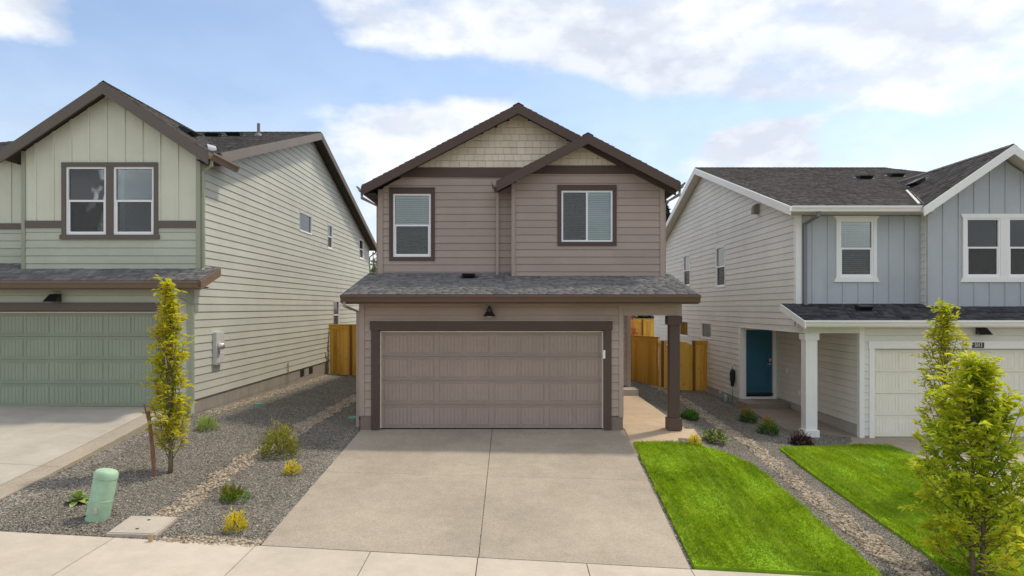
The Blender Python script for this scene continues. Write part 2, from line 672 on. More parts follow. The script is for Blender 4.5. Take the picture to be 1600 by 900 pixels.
def m_grass():
    b = NB('lawn_grass')
    big = b.noise(1.6, 4, .6)
    strp = b.noise(3.4, 3, .6, (2.6, .35, 1))
    t = b.math('ADD', b.math('MULTIPLY', b.attr('tone'), .5), b.math('ADD', b.rng(big, .3, .7, -.04, .28), b.rng(strp, .42, .72, -.04, .34)))
    c = b.ramp(t, [(0, (.13, .25, .010)), (.4, (.29, .43, .014)), (.72, (.46, .58, .028)), (1, (.68, .70, .22))])
    b.done(c, .6, .25)
    tr = b.N.new('ShaderNodeBsdfTranslucent')
    b.L.new(c, tr.inputs[0])
    mx = b.N.new('ShaderNodeMixShader')
    mx.inputs[0].default_value = .5
    b.L.new(b.bsdf.outputs[0], mx.inputs[1])
    b.L.new(tr.outputs[0], mx.inputs[2])
    b.L.new(mx.outputs[0], b.out.inputs[0])
    return b.m


M['grass'] = m_grass()
M['turf'] = plain('turf_soil', (.21, .35, .02), .95, spec=.1, mott=.25)
M['soil'] = plain('dark_soil', (.045, .034, .024), .95, spec=.1, mott=.2)
M['pedestal'] = plain('pale_green_fibreglass', (.38, .56, .38), .55, mott=.14)
M['valve'] = plain('green_plastic_lid', (.11, .36, .22), .5)
M['can'] = plain('pale_green_metal', (.30, .42, .34), .35, .3)


def m_glass(name, tint, refl=1.0):
    m = bpy.data.materials.new(name)
    m.use_nodes = True
    nt = m.node_tree
    N, L = nt.nodes, nt.links
    N.remove(N['Principled BSDF'])
    out = N['Material Output']
    tr = N.new('ShaderNodeBsdfTransparent')
    tr.inputs[0].default_value = (*tint, 1)
    gl = N.new('ShaderNodeBsdfGlossy')
    gl.inputs['Roughness'].default_value = .015
    fr = N.new('ShaderNodeFresnel')
    fr.inputs[0].default_value = 1.9
    geo = N.new('ShaderNodeNewGeometry')
    n = N.new('ShaderNodeTexNoise')
    n.inputs['Scale'].default_value = 1.3
    L.new(geo.outputs['Position'], n.inputs['Vector'])
    bp = N.new('ShaderNodeBump')
    bp.inputs['Strength'].default_value = .05
    bp.inputs['Distance'].default_value = .05
    L.new(n.outputs[0], bp.inputs['Height'])
    L.new(bp.outputs[0], gl.inputs['Normal'])
    mx = N.new('ShaderNodeMixShader')
    L.new(fr.outputs[0], mx.inputs[0])
    L.new(tr.outputs[0], mx.inputs[1])
    L.new(gl.outputs[0], mx.inputs[2])
    L.new(mx.outputs[0], out.inputs[0])
    return m


def m_screen():
    m = bpy.data.materials.new('insect_screen')
    m.use_nodes = True
    nt = m.node_tree
    N, L = nt.nodes, nt.links
    b = N['Principled BSDF']
    b.inputs['Base Color'].default_value = (.10, .095, .09, 1)
    b.inputs['Roughness'].default_value = .9
    tr = N.new('ShaderNodeBsdfTransparent')
    mx = N.new('ShaderNodeMixShader')
    mx.inputs[0].default_value = .30
    L.new(tr.outputs[0], mx.inputs[1])
    L.new(b.outputs[0], mx.inputs[2])
    L.new(mx.outputs[0], N['Material Output'].inputs[0])
    return m


M['glass'] = m_glass('window_glass', (.93, .98, .965))
M['screen'] = m_screen()


# ------------------------------------------------------------------ flat pieces on wall planes
class Frame:
    """wall plane: s along u, z up, d along the outward normal n"""
    def __init__(self, O, u, n):
        self.O, self.u, self.n = Vector(O), Vector(u), Vector(n)

    def p(self, s, z, d=0.0):
        return self.O + self.u * s + self.n * d + Vector((0, 0, z))


def front(Y):
    return Frame((0, Y, 0), (1, 0, 0), (0, -1, 0))


def clip(poly, a, b, c):                    # keep a*s + b*z <= c
    out = []
    n = len(poly)
    for i in range(n):
        p, q = poly[i], poly[(i + 1) % n]
        dp, dq = a * p[0] + b * p[1] - c, a * q[0] + b * q[1] - c
        if dp <= 0:
            out.append(p)
        if (dp < 0 < dq) or (dq < 0 < dp):
            t = dp / (dp - dq)
            out.append((p[0] + (q[0] - p[0]) * t, p[1] + (q[1] - p[1]) * t))
    return out


def band(poly, s0=None, s1=None, z0=None, z1=None):
    for v, k in ((s0, (-1, 0)), (s1, (1, 0)), (z0, (0, -1)), (z1, (0, 1))):
        if v is not None and poly:
            poly = clip(poly, k[0], k[1], v * (k[0] + k[1]))
    return poly


def area(poly):
    return abs(sum(poly[i][0] * poly[(i + 1) % len(poly)][1] - poly[(i + 1) % len(poly)][0] * poly[i][1]
                   for i in range(len(poly)))) / 2 if len(poly) > 2 else 0


def minus(polys, o):
    s0, s1, z0, z1 = o
    res = []
    for p in polys:
        res.append(band(p, s1=s0))
        res.append(band(p, s0=s1))
        m = band(p, s0=s0, s1=s1)
        if m:
            res.append(band(m, z1=z0))
            res.append(band(m, z0=z1))
    return [r for r in res if area(r) > .0012]


def piece(parent, name, fr, poly, dfun, back, mat):
    A = [fr.p(s, z, dfun(s, z)) for s, z in poly]
    B = [fr.p(s, z, back) for s, z in poly]
    return MB().hull2(A, B).build(name, mat, parent, fix=True)


def lap(parent, mat, fr, poly, openings=(), pitch=.179, z0=None, joints=True):
    zs = [z for _, z in poly]
    z = min(zs) if z0 is None else z0
    ss = [s for s, _ in poly]
    L = max(ss) - min(ss)
    k = 0
    while z < max(zs):
        row = band(poly, z0=z, z1=z + pitch - .006)
        if area(row) > .002:
            cuts = [row]
            if joints and L > 4.2 and k % 3 != 1:
                s = min(ss) + L * (.18 + .64 * rnd.random())
                cuts = [c for c in (band(row, s1=s - .0015), band(row, s0=s + .0015)) if area(c) > .02]
            for o in openings:
                cuts = minus(cuts, o)
            jit = rnd.uniform(-.0015, .0015)
            for c in cuts:
                piece(parent, 'plank', fr, c, lambda s, zz, z=z: .009 + jit + .015 * (z + pitch - zz) / pitch, -.03, mat)
        z += pitch
        k += 1


def boards(parent, mat, fr, poly, openings=(), pitch=.41, s_off=0.0, bw=.05, z_split=None):
    ss = [s for s, _ in poly]
    s = min(ss) - pitch + s_off
    while s < max(ss):
        cuts = [band(poly, s0=s + .0008, s1=s + pitch - .0008)]
        cuts = [c for c in cuts if area(c) > .004]
        for o in openings:
            cuts = minus(cuts, o)
        for c in cuts:
            piece(parent, 'board', fr, c, lambda a, b: .004, -.03, mat)
        s += pitch
        cuts = [band(poly, s0=s - bw / 2, s1=s + bw / 2)]
        cuts = [c for c in cuts if area(c) > .002]
        for o in openings:
            cuts = minus(cuts, o)
        for c in cuts:
            piece(parent, 'batten', fr, c, lambda a, b: .026, .002, mat)


def shingles_wall(parent, mat, fr, poly, pitch=.165):
    zs = [z for _, z in poly]
    z = min(zs)
    while z < max(zs):
        s = min(a for a, _ in poly) - rnd.random() * .2
        while s < max(a for a, _ in poly):
            w = rnd.choice((.15, .19, .2, .22, .26))
            c = band(poly, s0=s + .003, s1=s + w - .003, z0=z + rnd.uniform(0, .004), z1=z + pitch - .004)
            if area(c) > .0015:
                j = rnd.uniform(0, .004)
                piece(parent, 'shingle', fr, c, lambda a, zz, z=z: .008 + j + .019 * (z + pitch - zz) / pitch, -.02, mat)
            s += w
        z += pitch


def rect(parent, name, fr, s0, s1, z0, z1, d0, d1, mat):
    A = [fr.p(s, z, d1) for s, z in ((s0, z0), (s1, z0), (s1, z1), (s0, z1))]
    B = [fr.p(s, z, d0) for s, z in ((s0, z0), (s1, z0), (s1, z1), (s0, z1))]
    return MB().hull2(A, B).build(name, mat, parent, fix=True)


def add_rect(mb, fr, s0, s1, z0, z1, d0, d1):
    return mb.hull2([fr.p(s, z, d1) for s, z in ((s0, z0), (s1, z0), (s1, z1), (s0, z1))],
                    [fr.p(s, z, d0) for s, z in ((s0, z0), (s1, z0), (s1, z1), (s0, z1))])


def backing(parent, fr, poly, openings, mat, d=-.055):
    cuts = [poly]
    for o in openings:
        cuts = minus(cuts, o)
    mb = MB()
    for c in cuts:
        mb.hull2([fr.p(s, z, d + .02) for s, z in c], [fr.p(s, z, d - .06) for s, z in c])
    return mb.build('wall', mat, parent, fix=True)


def window(parent, fr, s0, s1, z0, z1, style='hung', fw=.045, blind=0.0, screen=True, room=1.6, deep=True):
    """vinyl window in an opening; blind = share of the height the blind hangs down"""
    mb = MB()
    D0, D1 = -.07, .020
    add_rect(mb, fr, s0, s0 + fw, z0, z1, D0, D1)
    add_rect(mb, fr, s1 - fw, s1, z0, z1, D0, D1)
    add_rect(mb, fr, s0 + fw, s1 - fw, z0, z0 + fw, D0, D1)
    add_rect(mb, fr, s0 + fw, s1 - fw, z1 - fw, z1, D0, D1)
    zm, sm = (z0 + z1) / 2, (s0 + s1) / 2
    r = .022
    if style == 'hung':
        add_rect(mb, fr, s0 + fw, s1 - fw, zm - r, zm + r, -.05, .008)
        zq = (z0 + fw, zm - r)
        for a, b in ((s0 + fw, s0 + fw + .028), (s1 - fw - .028, s1 - fw)):
            add_rect(mb, fr, a, b, zq[0], zq[1], -.045, .004)
        add_rect(mb, fr, s0 + fw + .028, s1 - fw - .028, z0 + fw, z0 + fw + .028, -.045, .004)
        panes = [(s0 + fw, s1 - fw, zm + r, z1 - fw, -.02), (s0 + fw + .028, s1 - fw - .028, z0 + fw + .028, zm - r, -.03)]
    elif style == 'slider':
        add_rect(mb, fr, sm - r, sm + r, z0 + fw, z1 - fw, -.05, .008)
        panes = [(s0 + fw, sm - r, z0 + fw, z1 - fw, -.02), (sm + r, s1 - fw, z0 + fw, z1 - fw, -.03)]
    else:
        panes = [(s0 + fw, s1 - fw, z0 + fw, z1 - fw, -.02)]
    w = mb.build('window', M['vinyl'], parent, fix=True)
    for i, (a, b, c, e, d) in enumerate(panes):
        rect(w, 'pane', fr, a, b, c, e, d - .006, d, M['glass'])
        if screen and style == 'hung' and i == 1:
            rect(w, 'insect_screen', fr, a, b, c, e, d + .012, d + .015, M['screen'])
        if screen and style == 'slider' and i == 0:
            rect(w, 'insect_screen', fr, a, b, c, e, d + .012, d + .015, M['screen'])
    if blind > 0:
        bm = MB()
        zt = z1 - fw - .005
        zb = zt - (z1 - z0 - 2 * fw) * blind
        add_rect(bm, fr, s0 + fw, s1 - fw, zt - .035, zt, -.085, -.042)
        z = zt - .05
        while z > zb:
            a = [fr.p(s, z + .018, -.043) for s in (s0 + fw + .01, s1 - fw - .01)]
            b = [fr.p(s, z - .020, -.066) for s in (s1 - fw - .01, s0 + fw + .01)]
            q = a + b
            bm.hull2(q, [p + Vector((0, 0, -.002)) for p in q])
            z -= .052
        for t in (.22, .78):
            s = s0 + (s1 - s0) * t
            add_rect(bm, fr, s - .003, s + .003, zb, zt, -.043, -.040)
        bm.build('blind', M['blind'], w, fix=True)
    if deep:
        im = MB()
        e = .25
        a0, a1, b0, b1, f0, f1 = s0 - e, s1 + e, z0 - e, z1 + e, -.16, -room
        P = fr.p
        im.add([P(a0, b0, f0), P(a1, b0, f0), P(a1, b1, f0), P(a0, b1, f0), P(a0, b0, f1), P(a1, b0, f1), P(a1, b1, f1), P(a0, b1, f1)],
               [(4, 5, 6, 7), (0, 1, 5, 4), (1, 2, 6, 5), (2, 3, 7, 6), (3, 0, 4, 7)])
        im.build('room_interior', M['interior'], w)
    return w


def trim_ring(w, fr, s0, s1, z0, z1, tw, mat, d=.042, sill=0.0, head=None):
    head = head or tw
    rect(w, 'trim_board', fr, s0 - tw, s0, z0, z1, -.01, d, mat)
    rect(w, 'trim_board', fr, s1, s1 + tw, z0, z1, -.01, d, mat)
    rect(w, 'trim_board', fr, s0 - tw, s1 + tw, z1, z1 + head, -.01, d + .003, mat)
    rect(w, 'sill' if sill else 'trim_board', fr, s0 - tw - sill, s1 + tw + sill, z0 - tw, z0, -.01, d + .003 + sill * .6, mat)


def garage_door(parent, fr, s0, s1, z0, z1, mat, cols=8, d=-.09):
    g = MB()
    w = .028
    add_rect(g, fr, s0, s0 + w, z0, z1, d - .02, d + .045)
    add_rect(g, fr, s1 - w, s1, z0, z1, d - .02, d + .045)
    add_rect(g, fr, s0 + w, s1 - w, z1 - w, z1, d - .02, d + .045)
    gd = g.build('garage_door', M['seal'] if mat is not M['cream_door'] else M['white'], parent, fix=True)
    a0, a1 = s0 + w, s1 - w
    n = 4
    h = (z1 - w - z0) / n
    for r in range(n):
        mb = MB()
        b0, b1 = z0 + r * h + .004, z0 + (r + 1) * h - .004
        add_rect(mb, fr, a0, a1, b0, b1, d - .04, d)
        # rolled edges of the section
        for q0, q1, e in ((b0, b0 + .022, .010), (b1 - .022, b1, .010), (b0 + .036, b0 + .048, .007), (b1 - .048, b1 - .036, .007)):
            add_rect(mb, fr, a0, a1, q0, q1, d - .01, d + e)
        unit = (a1 - a0) / (cols / 2)
        for c in range(cols):
            u0 = a0 + (c // 2) * unit + (.055 if c % 2 == 0 else unit * .5 + .03)
            u1 = a0 + (c // 2) * unit + (unit * .5 - .03 if c % 2 == 0 else unit - .055)
            p0, p1 = b0 + .075, b1 - .07
            for (x0, x1, y0, y1) in ((u0, u0 + .012, p0, p1), (u1 - .012, u1, p0, p1), (u0, u1, p0 - .012, p0), (u0, u1, p1, p1 + .012)):
                add_rect(mb, fr, x0, x1, y0, y1, d - .01, d + .009)
            k = 6
            wdt = (u1 - u0 - .036) / k
            for j in range(k):
                add_rect(mb, fr, u0 + .018 + j * wdt + .0022, u0 + .018 + (j + 1) * wdt - .0022, p0 + .003, p1 - .003, d - .01, d + .007)
        mb.build('door_section', mat, gd, fix=True)
    rect(gd, 'rubber_seal', fr, a0, a1, z0 - .012, z0 + .004, d - .03, d + .006, M['rubber'])
    return gd


# ------------------------------------------------------------------ roofs
def roof(parent, E0, E1, R0, R1, mat, thick=.14, exposure=.145, soffit=None, cap=False, detail=True, name='roof'):
    """sloping slab: eave edge E0-E1, ridge edge R0-R1 (same order); real shingle tabs on top"""
    E0, E1, R0, R1 = map(Vector, (E0, E1, R0, R1))
    n = (E1 - E0).cross(R0 - E0).normalized()
    if n.z < 0:
        n = -n
    dn = Vector((0, 0, -thick))
    sl = MB().hull2([E0, E1, R1, R0], [p + dn for p in (E0, E1, R1, R0)]).build(name, soffit or M['soffit'], parent, fix=True)
    if not detail:
        return sl
    L = (R0 - E0).length
    rows = int(L / exposure)
    V, Fc, tone = [], [], []
    rr = random.Random(int(abs(E0.x * 131 + E0.y * 71 + E0.z * 17) * 10) + 3)
    for r in range(rows + 1):
        t0, t1 = r * exposure / L, min(1, (r + 1.25) * exposure / L)
        if t0 >= .999:
            break
        a0, a1 = E0.lerp(R0, t0), E1.lerp(R1, t0)
        b0, b1 = E0.lerp(R0, t1), E1.lerp(R1, t1)
        W = max((a1 - a0).length, .01)
        s = -rr.random() * .2
        rowtone = rr.uniform(-.05, .05)
        while s < W:
            w = rr.choice((.11, .16, .2, .24, .3))
            u0, u1 = max(0, s) / W, min(W, s + w) / W
            s += w
            if u1 <= u0:
                continue
            th = rr.choice((.008, .011, .017))
            drop = 0 if th < .015 else -.012 / L
            p = [a0.lerp(a1, u0), a0.lerp(a1, u1), b0.lerp(b1, u1), b0.lerp(b1, u0)]
            ex = (p[3] - p[0]) * (drop * 1.0)
            top = [p[0] + n * (th + .004) + ex, p[1] + n * (th + .004) + ex, p[2] + n * .003, p[3] + n * .003]
            bot = [p[0] - n * .004, p[1] - n * .004]
            o = len(V)
            V += [tuple(q) for q in top + bot]
            V += [tuple(p[2] - n * .004), tuple(p[3] - n * .004)]
            Fc += [(o, o + 1, o + 2, o + 3), (o + 4, o + 5, o + 1, o), (o + 5, o + 6, o + 2, o + 1), (o + 7, o + 4, o, o + 3)]
            tn = min(1, max(0, rr.random() * .75 + (.28 if th > .015 else .02) + rowtone))
            tone += [tn] * 4
    if cap:
        d = (R1 - R0)
        m = max(1, int(d.length / .2))
        side = Vector((0, 0, 1)).cross(d).normalized()
        # side points away from this slope or not: cover both sides
        for i in range(m):
            c0, c1 = R0.lerp(R1, i / m), R0.lerp(R1, min(1, (i + 1.15) / m))
            up = Vector((0, 0, .03))
            sl_ = ((E0 - R0).normalized() * .15)
            mir = Vector(sl_) - 2 * side * sl_.dot(side)
            o = len(V)
            for c, e in ((c0, .006), (c1, 0.0)):
                for q in (sl_, Vector((0, 0, 0)), mir):
                    V.append(tuple(c + q + up + Vector((0, 0, e))))
            Fc += [(o, o + 1, o + 4, o + 3), (o + 1, o + 2, o + 5, o + 4)]
            tn = rr.random() * .7
            tone += [tn] * 2
    so = np_mesh('shingles', V, Fc, 4, mat, sl, {'tone': tone})
    so['kind'] = 'stuff'
    return sl


def rake_board(parent, name, Y0, Y1, pts, h, mat):
    """board along a slope in an XZ plane: pts two (x, z) on its top edge"""
    (xa, za), (xb, zb) = pts
    return MB().hull2([(xa, Y0, za), (xb, Y0, zb), (xb, Y0, zb - h), (xa, Y0, za - h)],
                      [(xa, Y1, za), (xb, Y1, zb), (xb, Y1, zb - h), (xa, Y1, za - h)]).build(name, mat, parent, fix=True)


def rake_board_y(parent, name, X0, X1, pts, h, mat):
    (ya, za), (yb, zb) = pts
    return MB().hull2([(X0, ya, za), (X0, yb, zb), (X0, yb, zb - h), (X0, ya, za - h)],
                      [(X1, ya, za), (X1, yb, zb), (X1, yb, zb - h), (X1, ya, za - h)]).build(name, mat, parent, fix=True)


def gutter(parent, x0, x1, y, z, mat, h=.13, dep=.12):
    """K-profile gutter along x, back at y, top at z, opening up"""
    pr = [(0, 0), (0, -h), (-dep * .55, -h), (-dep * .7, -h * .62), (-dep, -h * .3), (-dep, 0), (-dep + .012, 0), (-dep + .012, -h * .3 + .004), (-dep * .6, -h + .02), (-.01, -h + .02), (-.01, 0)]
    return MB().hull2([(x0, y + a, z + b) for a, b in pr], [(x1, y + a, z + b) for a, b in pr]).build('gutter', mat, parent, fix=True)


def gutter_y(parent, y0, y1, x, z, sgn, mat, h=.13, dep=.12):
    pr = [(0, 0), (0, -h), (dep * .55, -h), (dep * .7, -h * .62), (dep, -h * .3), (dep, 0), (dep - .012, 0), (dep - .012, -h * .3 + .004), (dep * .6, -h + .02), (.01, -h + .02), (.01, 0)]
    return MB().hull2([(x + sgn * a, y0, z + b) for a, b in pr], [(x + sgn * a, y1, z + b) for a, b in pr]).build('gutter', mat, parent, fix=True)


def downspout(parent, pts, mat, w=.06, d=.045):
    mb = MB()
    pts = [Vector(p) for p in pts]
    rings = []
    for i, p in enumerate(pts):
        a = pts[max(0, i - 1)]
        b = pts[min(len(pts) - 1, i + 1)]
        t = (b - a).normalized()
        u = Vector((1, 0, 0)) - t * t.x
        if u.length < .3:
            u = Vector((0, 0, 1)) - t * t.z
        u.normalize()
        v = t.cross(u)
        rings.append([p + u * w / 2 * sx + v * d / 2 * sy for sx, sy in ((-1, -1), (1, -1), (1, 1), (-1, 1))])
    for A, B in zip(rings, rings[1:]):
        mb.hull2(A, B)
    for p in pts[1:-1]:
        mb.box(p.x - w * .56, p.x + w * .56, p.y - d * .56, p.y + d * .56, p.z - .012, p.z + .012)
    return mb.build('downspout', mat, parent, fix=True)


def roof_vent(parent, c, slope_vec, w=.26, mat=None):
    """low slanted box vent with an open mouth facing down the slope"""
    c = Vector(c)
    up = Vector(slope_vec).normalized()
    side = Vector((0, 0, 1)).cross(up).normalized()
    n = up.cross(side)
    if n.z < 0:
        n = -n
    mb = MB()

    def q(a, b, e):
        return c + side * a + up * b + n * e
    mb.hull2([q(-w, -.03, .015), q(w, -.03, .015), q(w, .36, .015), q(-w, .36, .015)], [q(-w, -.03, .0), q(w, -.03, .0), q(w, .36, .0), q(-w, .36, .0)])
    h = w * .72
    mb.hull2([q(-h, 0, .02), q(h, 0, .02), q(h, .28, .02), q(-h, .28, .02)], [q(-h, -.06, .12), q(h, -.06, .12), q(h, .26, .06), q(-h, .26, .06)])
    mb.hull2([q(-h * 1.08, -.10, .12), q(h * 1.08, -.10, .12), q(h * 1.08, .28, .065), q(-h * 1.08, .28, .065)],
             [q(-h * 1.08, -.10, .135), q(h * 1.08, -.10, .135), q(h * 1.08, .28, .08), q(-h * 1.08, .28, .08)])
    return mb.build('roof_vent', mat or M['black_metal'], parent, fix=True)


# ------------------------------------------------------------------ the ground
def build_ground():
    def axis(a, b, step, far):
        xs = list(np.arange(a, b + 1e-6, step))
        lo, hi, g = [], [], step
        x = a
        while x > -far:
            g *= 1.5
            x -= g
            lo.append(max(x, -far))
        x, g = b, step
        while x < far:
            g *= 1.5
            x += g
            hi.append(min(x, far))
        return np.array(lo[::-1] + xs + hi)
    xs, ys = axis(-16, 16, .4, 900), axis(6.0, 40, .4, 1500)
    V = [(x, y, T(x, y) - (0.03 if 7.0 < y < 8.82 else 0.0)) for y in ys for x in xs]
    nx = len(xs)
    Fc = [(j * nx + i, j * nx + i + 1, (j + 1) * nx + i + 1, (j + 1) * nx + i) for j in range(len(ys) - 1) for i in range(nx - 1)]
    g = np_mesh('ground', V, Fc, 4, M['gravel_bed'], None, smooth=True)
    tag(g, 'dark gravel ground running between and behind the houses', 'ground', kind='structure')
    return g


GROUND = build_ground()


def sheet(name, poly, zoff, thick, mat, parent=None, zf=None, cell=.5, bev=.0):
    """slab that follows the ground; poly in plan"""
    zf = zf or T
    mb = MB()
    xs = [p[0] for p in poly]
    ys = [p[1] for p in poly]
    vid = {}

    def vert(x, y):
        k = (round(x, 4), round(y, 4))
        if k not in vid:
            vid[k] = len(mb.v)
            mb.v.append((x, y, zf(x, y) + zoff))
        return vid[k]
    nx, ny = max(1, math.ceil((max(xs) - min(xs)) / cell)), max(1, math.ceil((max(ys) - min(ys)) / cell))
    for i in range(nx):
        for j in range(ny):
            x0, y0 = min(xs) + i * (max(xs) - min(xs)) / nx, min(ys) + j * (max(ys) - min(ys)) / ny
            x1, y1 = min(xs) + (i + 1) * (max(xs) - min(xs)) / nx, min(ys) + (j + 1) * (max(ys) - min(ys)) / ny
            c = band(poly, s0=x0, s1=x1, z0=y0, z1=y1)
            if area(c) > 1e-5:
                ids = []
                for p in c:
                    k = vert(*p)
                    if k not in ids:
                        ids.append(k)
                if len(ids) > 2:
                    mb.f.append(tuple(ids))
    # skirt
    m = len(poly)
    for i in range(m):
        a, b = poly[i], poly[(i + 1) % m]
        k = max(1, int(math.dist(a, b) / .3))
        for q in range(k):
            p0 = (a[0] + (b[0] - a[0]) * q / k, a[1] + (b[1] - a[1]) * q / k)
            p1 = (a[0] + (b[0] - a[0]) * (q + 1) / k, a[1] + (b[1] - a[1]) * (q + 1) / k)
            o = len(mb.v)
            mb.v += [(*p0, zf(*p0) + zoff), (*p1, zf(*p1) + zoff), (*p1, zf(*p1) + zoff - thick), (*p0, zf(*p0) + zoff - thick)]
            mb.f.append((o, o + 1, o + 2, o + 3))
    return mb.build(name, mat, parent, fix=True)


def struct_root(name, loc, label, cat):
    o = root(name, loc, label, cat)
    o['kind'] = 'structure'
    return o


def build_paving():
    # sidewalk slabs
    sw = struct_root('sidewalk', (0, 8, T(0, 8)), 'pale concrete sidewalk crossing in front of the driveways', 'sidewalk')
    js = [-14.2, -12.4, -10.6, -8.8, -7.0, -5.12, -3.30, -1.82, -.44, .96, 2.30, 3.75, 5.2, 6.65, 8.1, 9.55, 11, 12.5]
    for a, b in zip(js, js[1:]):
        sheet('concrete_slab', [(a + .006, 7.28), (b - .006, 7.28), (b - .006, 8.79), (a + .006, 8.79)], .012, .12, M['walk'], sw)
    # kerb and road
    kerb = sheet('kerb', [(-60, 7.0), (60, 7.0), (60, 7.27), (-60, 7.27)], .0, .3, M['walk'], cell=2)
    tag(kerb, 'concrete kerb along the road edge', 'kerb', kind='structure')
    road = sheet('road', [(-120, -3.5), (120, -3.5), (120, 6.99), (-120, 6.99)], -.14 + .0, .2, M['asphalt'], cell=4)
    tag(road, 'asphalt road running past the driveways', 'road', kind='structure')
    # central driveway: four panels
    dr = struct_root('driveway', (-.4, 11.8, T(-.4, 11.8)), 'exposed aggregate driveway in front of the brown garage', 'driveway')

    def edge(t):                        # left / right edge at Y
        l = -3.235 + (-3.27 + 3.235) * t
        r = 2.30 + (2.43 - 2.30) * t
        return l, r
    rows = [(8.805, 11.862), (11.868, 14.88)]
    for y0, y1 in rows:
        l0, r0 = edge((y0 - 8.8) / 6)
        l1, r1 = edge((y1 - 8.8) / 6)
        m0, m1 = -.43, -.43
        sheet('concrete_slab', [(l0, y0), (m0 - .006, y0), (m1 - .006, y1), (l1, y1)], .014, .11, M['drive'], dr)
        sheet('concrete_slab', [(m0 + .006, y0), (r0, y0), (r1, y1), (m1 + .006, y1)], .014, .11, M['drive'], dr)
    # porch walk of the brown house
    pw = struct_root('porch_walk', (3, 16, 0), 'tan concrete walk leading under the brown porch post', 'walkway')
    zf = lambda x, y: -.005 if y > 14.6 else -.005 + (y - 14.6) * .055
    sheet('concrete_slab', [(2.445, 14.92), (3.78, 14.92), (3.78, 20.5), (2.445, 20.5)], 0, .12, M['porch'], pw, zf)
    za = lambda x, y: T(x, y) + .016 + (-.005 - .016 - T(x, 14.8)) * max(0, min(1, (y - 13.9) / .9))
    sheet('concrete_slab', [(2.455, 14.91), (2.375, 13.15), (3.15, 13.15), (3.48, 14.3), (3.97, 14.3), (3.97, 14.91)], 0, .12, M['porch'], pw, za)
    sheet('step', [(2.445, 20.51), (3.80, 20.51), (3.80, 21.25), (2.445, 21.25)], .17, .3, M['drive_grey'], pw, lambda x, y: 0)
    # left house driveway
    a, b = G(0, 806), G(266, 658)
    c, e = G(0, 764), G(228, 655)
    y1 = 15.3

    def at(p, q, y):
        t = (y - p[1]) / (q[1] - p[1])
        return p[0] + (q[0] - p[0]) * t
    zl = lambda x, y: T(min(x, -8.7), y) if y < 14.8 else .40
    ld = struct_root('driveway', (-10, 12, .1), 'smooth grey driveway of the green house with pale edge strip', 'driveway')
    xr = lambda y: min(at(c, e, y), -7.72)
    xo = lambda y: min(at(a, b, y), -7.36)
    yk = 13.6
    # the drive keeps its own grade, the border strip follows the gravel edge
    poly = [(-13.2, 8.81), (xr(8.81), 8.81), (xr(11), 11), (xr(12.5), 12.5), (xr(13.4), 13.4), (-7.75, 15.28), (-13.2, 15.28)]
    zd = lambda x, y: T(x + (min(x, -8.6) - x) * max(0, min(1, (y - 10) / 4.0)), min(y, 14.8))
    sheet('concrete_slab', [(-13.2, 8.81), (xr(8.81) - .008, 8.81), (xr(11.2) - .008, 11.2), (-13.2, 11.2)], .02, .14, M['drive_grey'], ld, zd)
    sheet('concrete_slab', [(-13.2, 11.21), (xr(11.21) - .008, 11.21), (xr(13.3) - .008, 13.3), (-7.78, 15.28), (-13.2, 15.28)], .02, .14, M['drive_grey'], ld, zd)
    sheet('edge_strip', [(xr(8.81), 8.81), (xo(8.81), 8.81), (xo(11.2), 11.2), (xr(11.2), 11.2)], .016, .13, M['drive'], ld, zd)
    sheet('edge_strip', [(xr(11.21), 11.21), (xo(11.21), 11.21), (xo(13.4), 13.4), (-7.36, 15.1), (-7.765, 15.1), (xr(13.3), 13.3)], .016, .13, M['drive'], ld, zd)
    # right house driveway, walk and porch
    rd = struct_root('driveway', (11.5, 13, -.8), 'pale concrete driveway in front of the ivory garage', 'driveway')
    zr = lambda x, y: T(x, min(y, 14.8)) if y < 14.8 else T(x, 14.8) + (-.635 - T(x, 14.8)) * min(1, (y - 14.8) / 2.3)
    sheet('concrete_slab', [(9.0, 8.81), (11.45, 8.81), (11.45, 12.9), (8.95, 12.9)], .02, .14, M['drive'], rd, zr)
    sheet('concrete_slab', [(11.46, 8.81), (14.1, 8.81), (14.1, 12.9), (11.46, 12.9)], .02, .14, M['drive'], rd, zr)
    sheet('concrete_slab', [(8.95, 12.91), (11.45, 12.91), (11.45, 17.16), (8.0, 17.16), (7.70, 16.3), (8.72, 15.1)], .02, .14, M['drive'], rd, zr)
    sheet('concrete_slab', [(11.46, 12.91), (14.1, 12.91), (14.1, 17.16), (11.46, 17.16)], .02, .14, M['drive'], rd, zr)
    zp = lambda x, y: -.635 + (y - 17.1) * .025
    rp = struct_root('porch_walk', (8, 19, -.6), 'brown concrete porch floor in front of the blue door', 'walkway')
    sheet('concrete_slab', [(7.28, 16.35), (7.69, 16.35), (7.985, 17.17), (8.71, 17.17), (8.71, 21.3), (7.28, 21.3)], .022, .2, M['porch_grey'], rp, zp)
    sheet('step', [(7.33, 21.31), (8.69, 21.31), (8.69, 22.38), (7.33, 22.38)], 0, .35, M['porch_grey'], rp, lambda x, y: -.36)


build_paving()


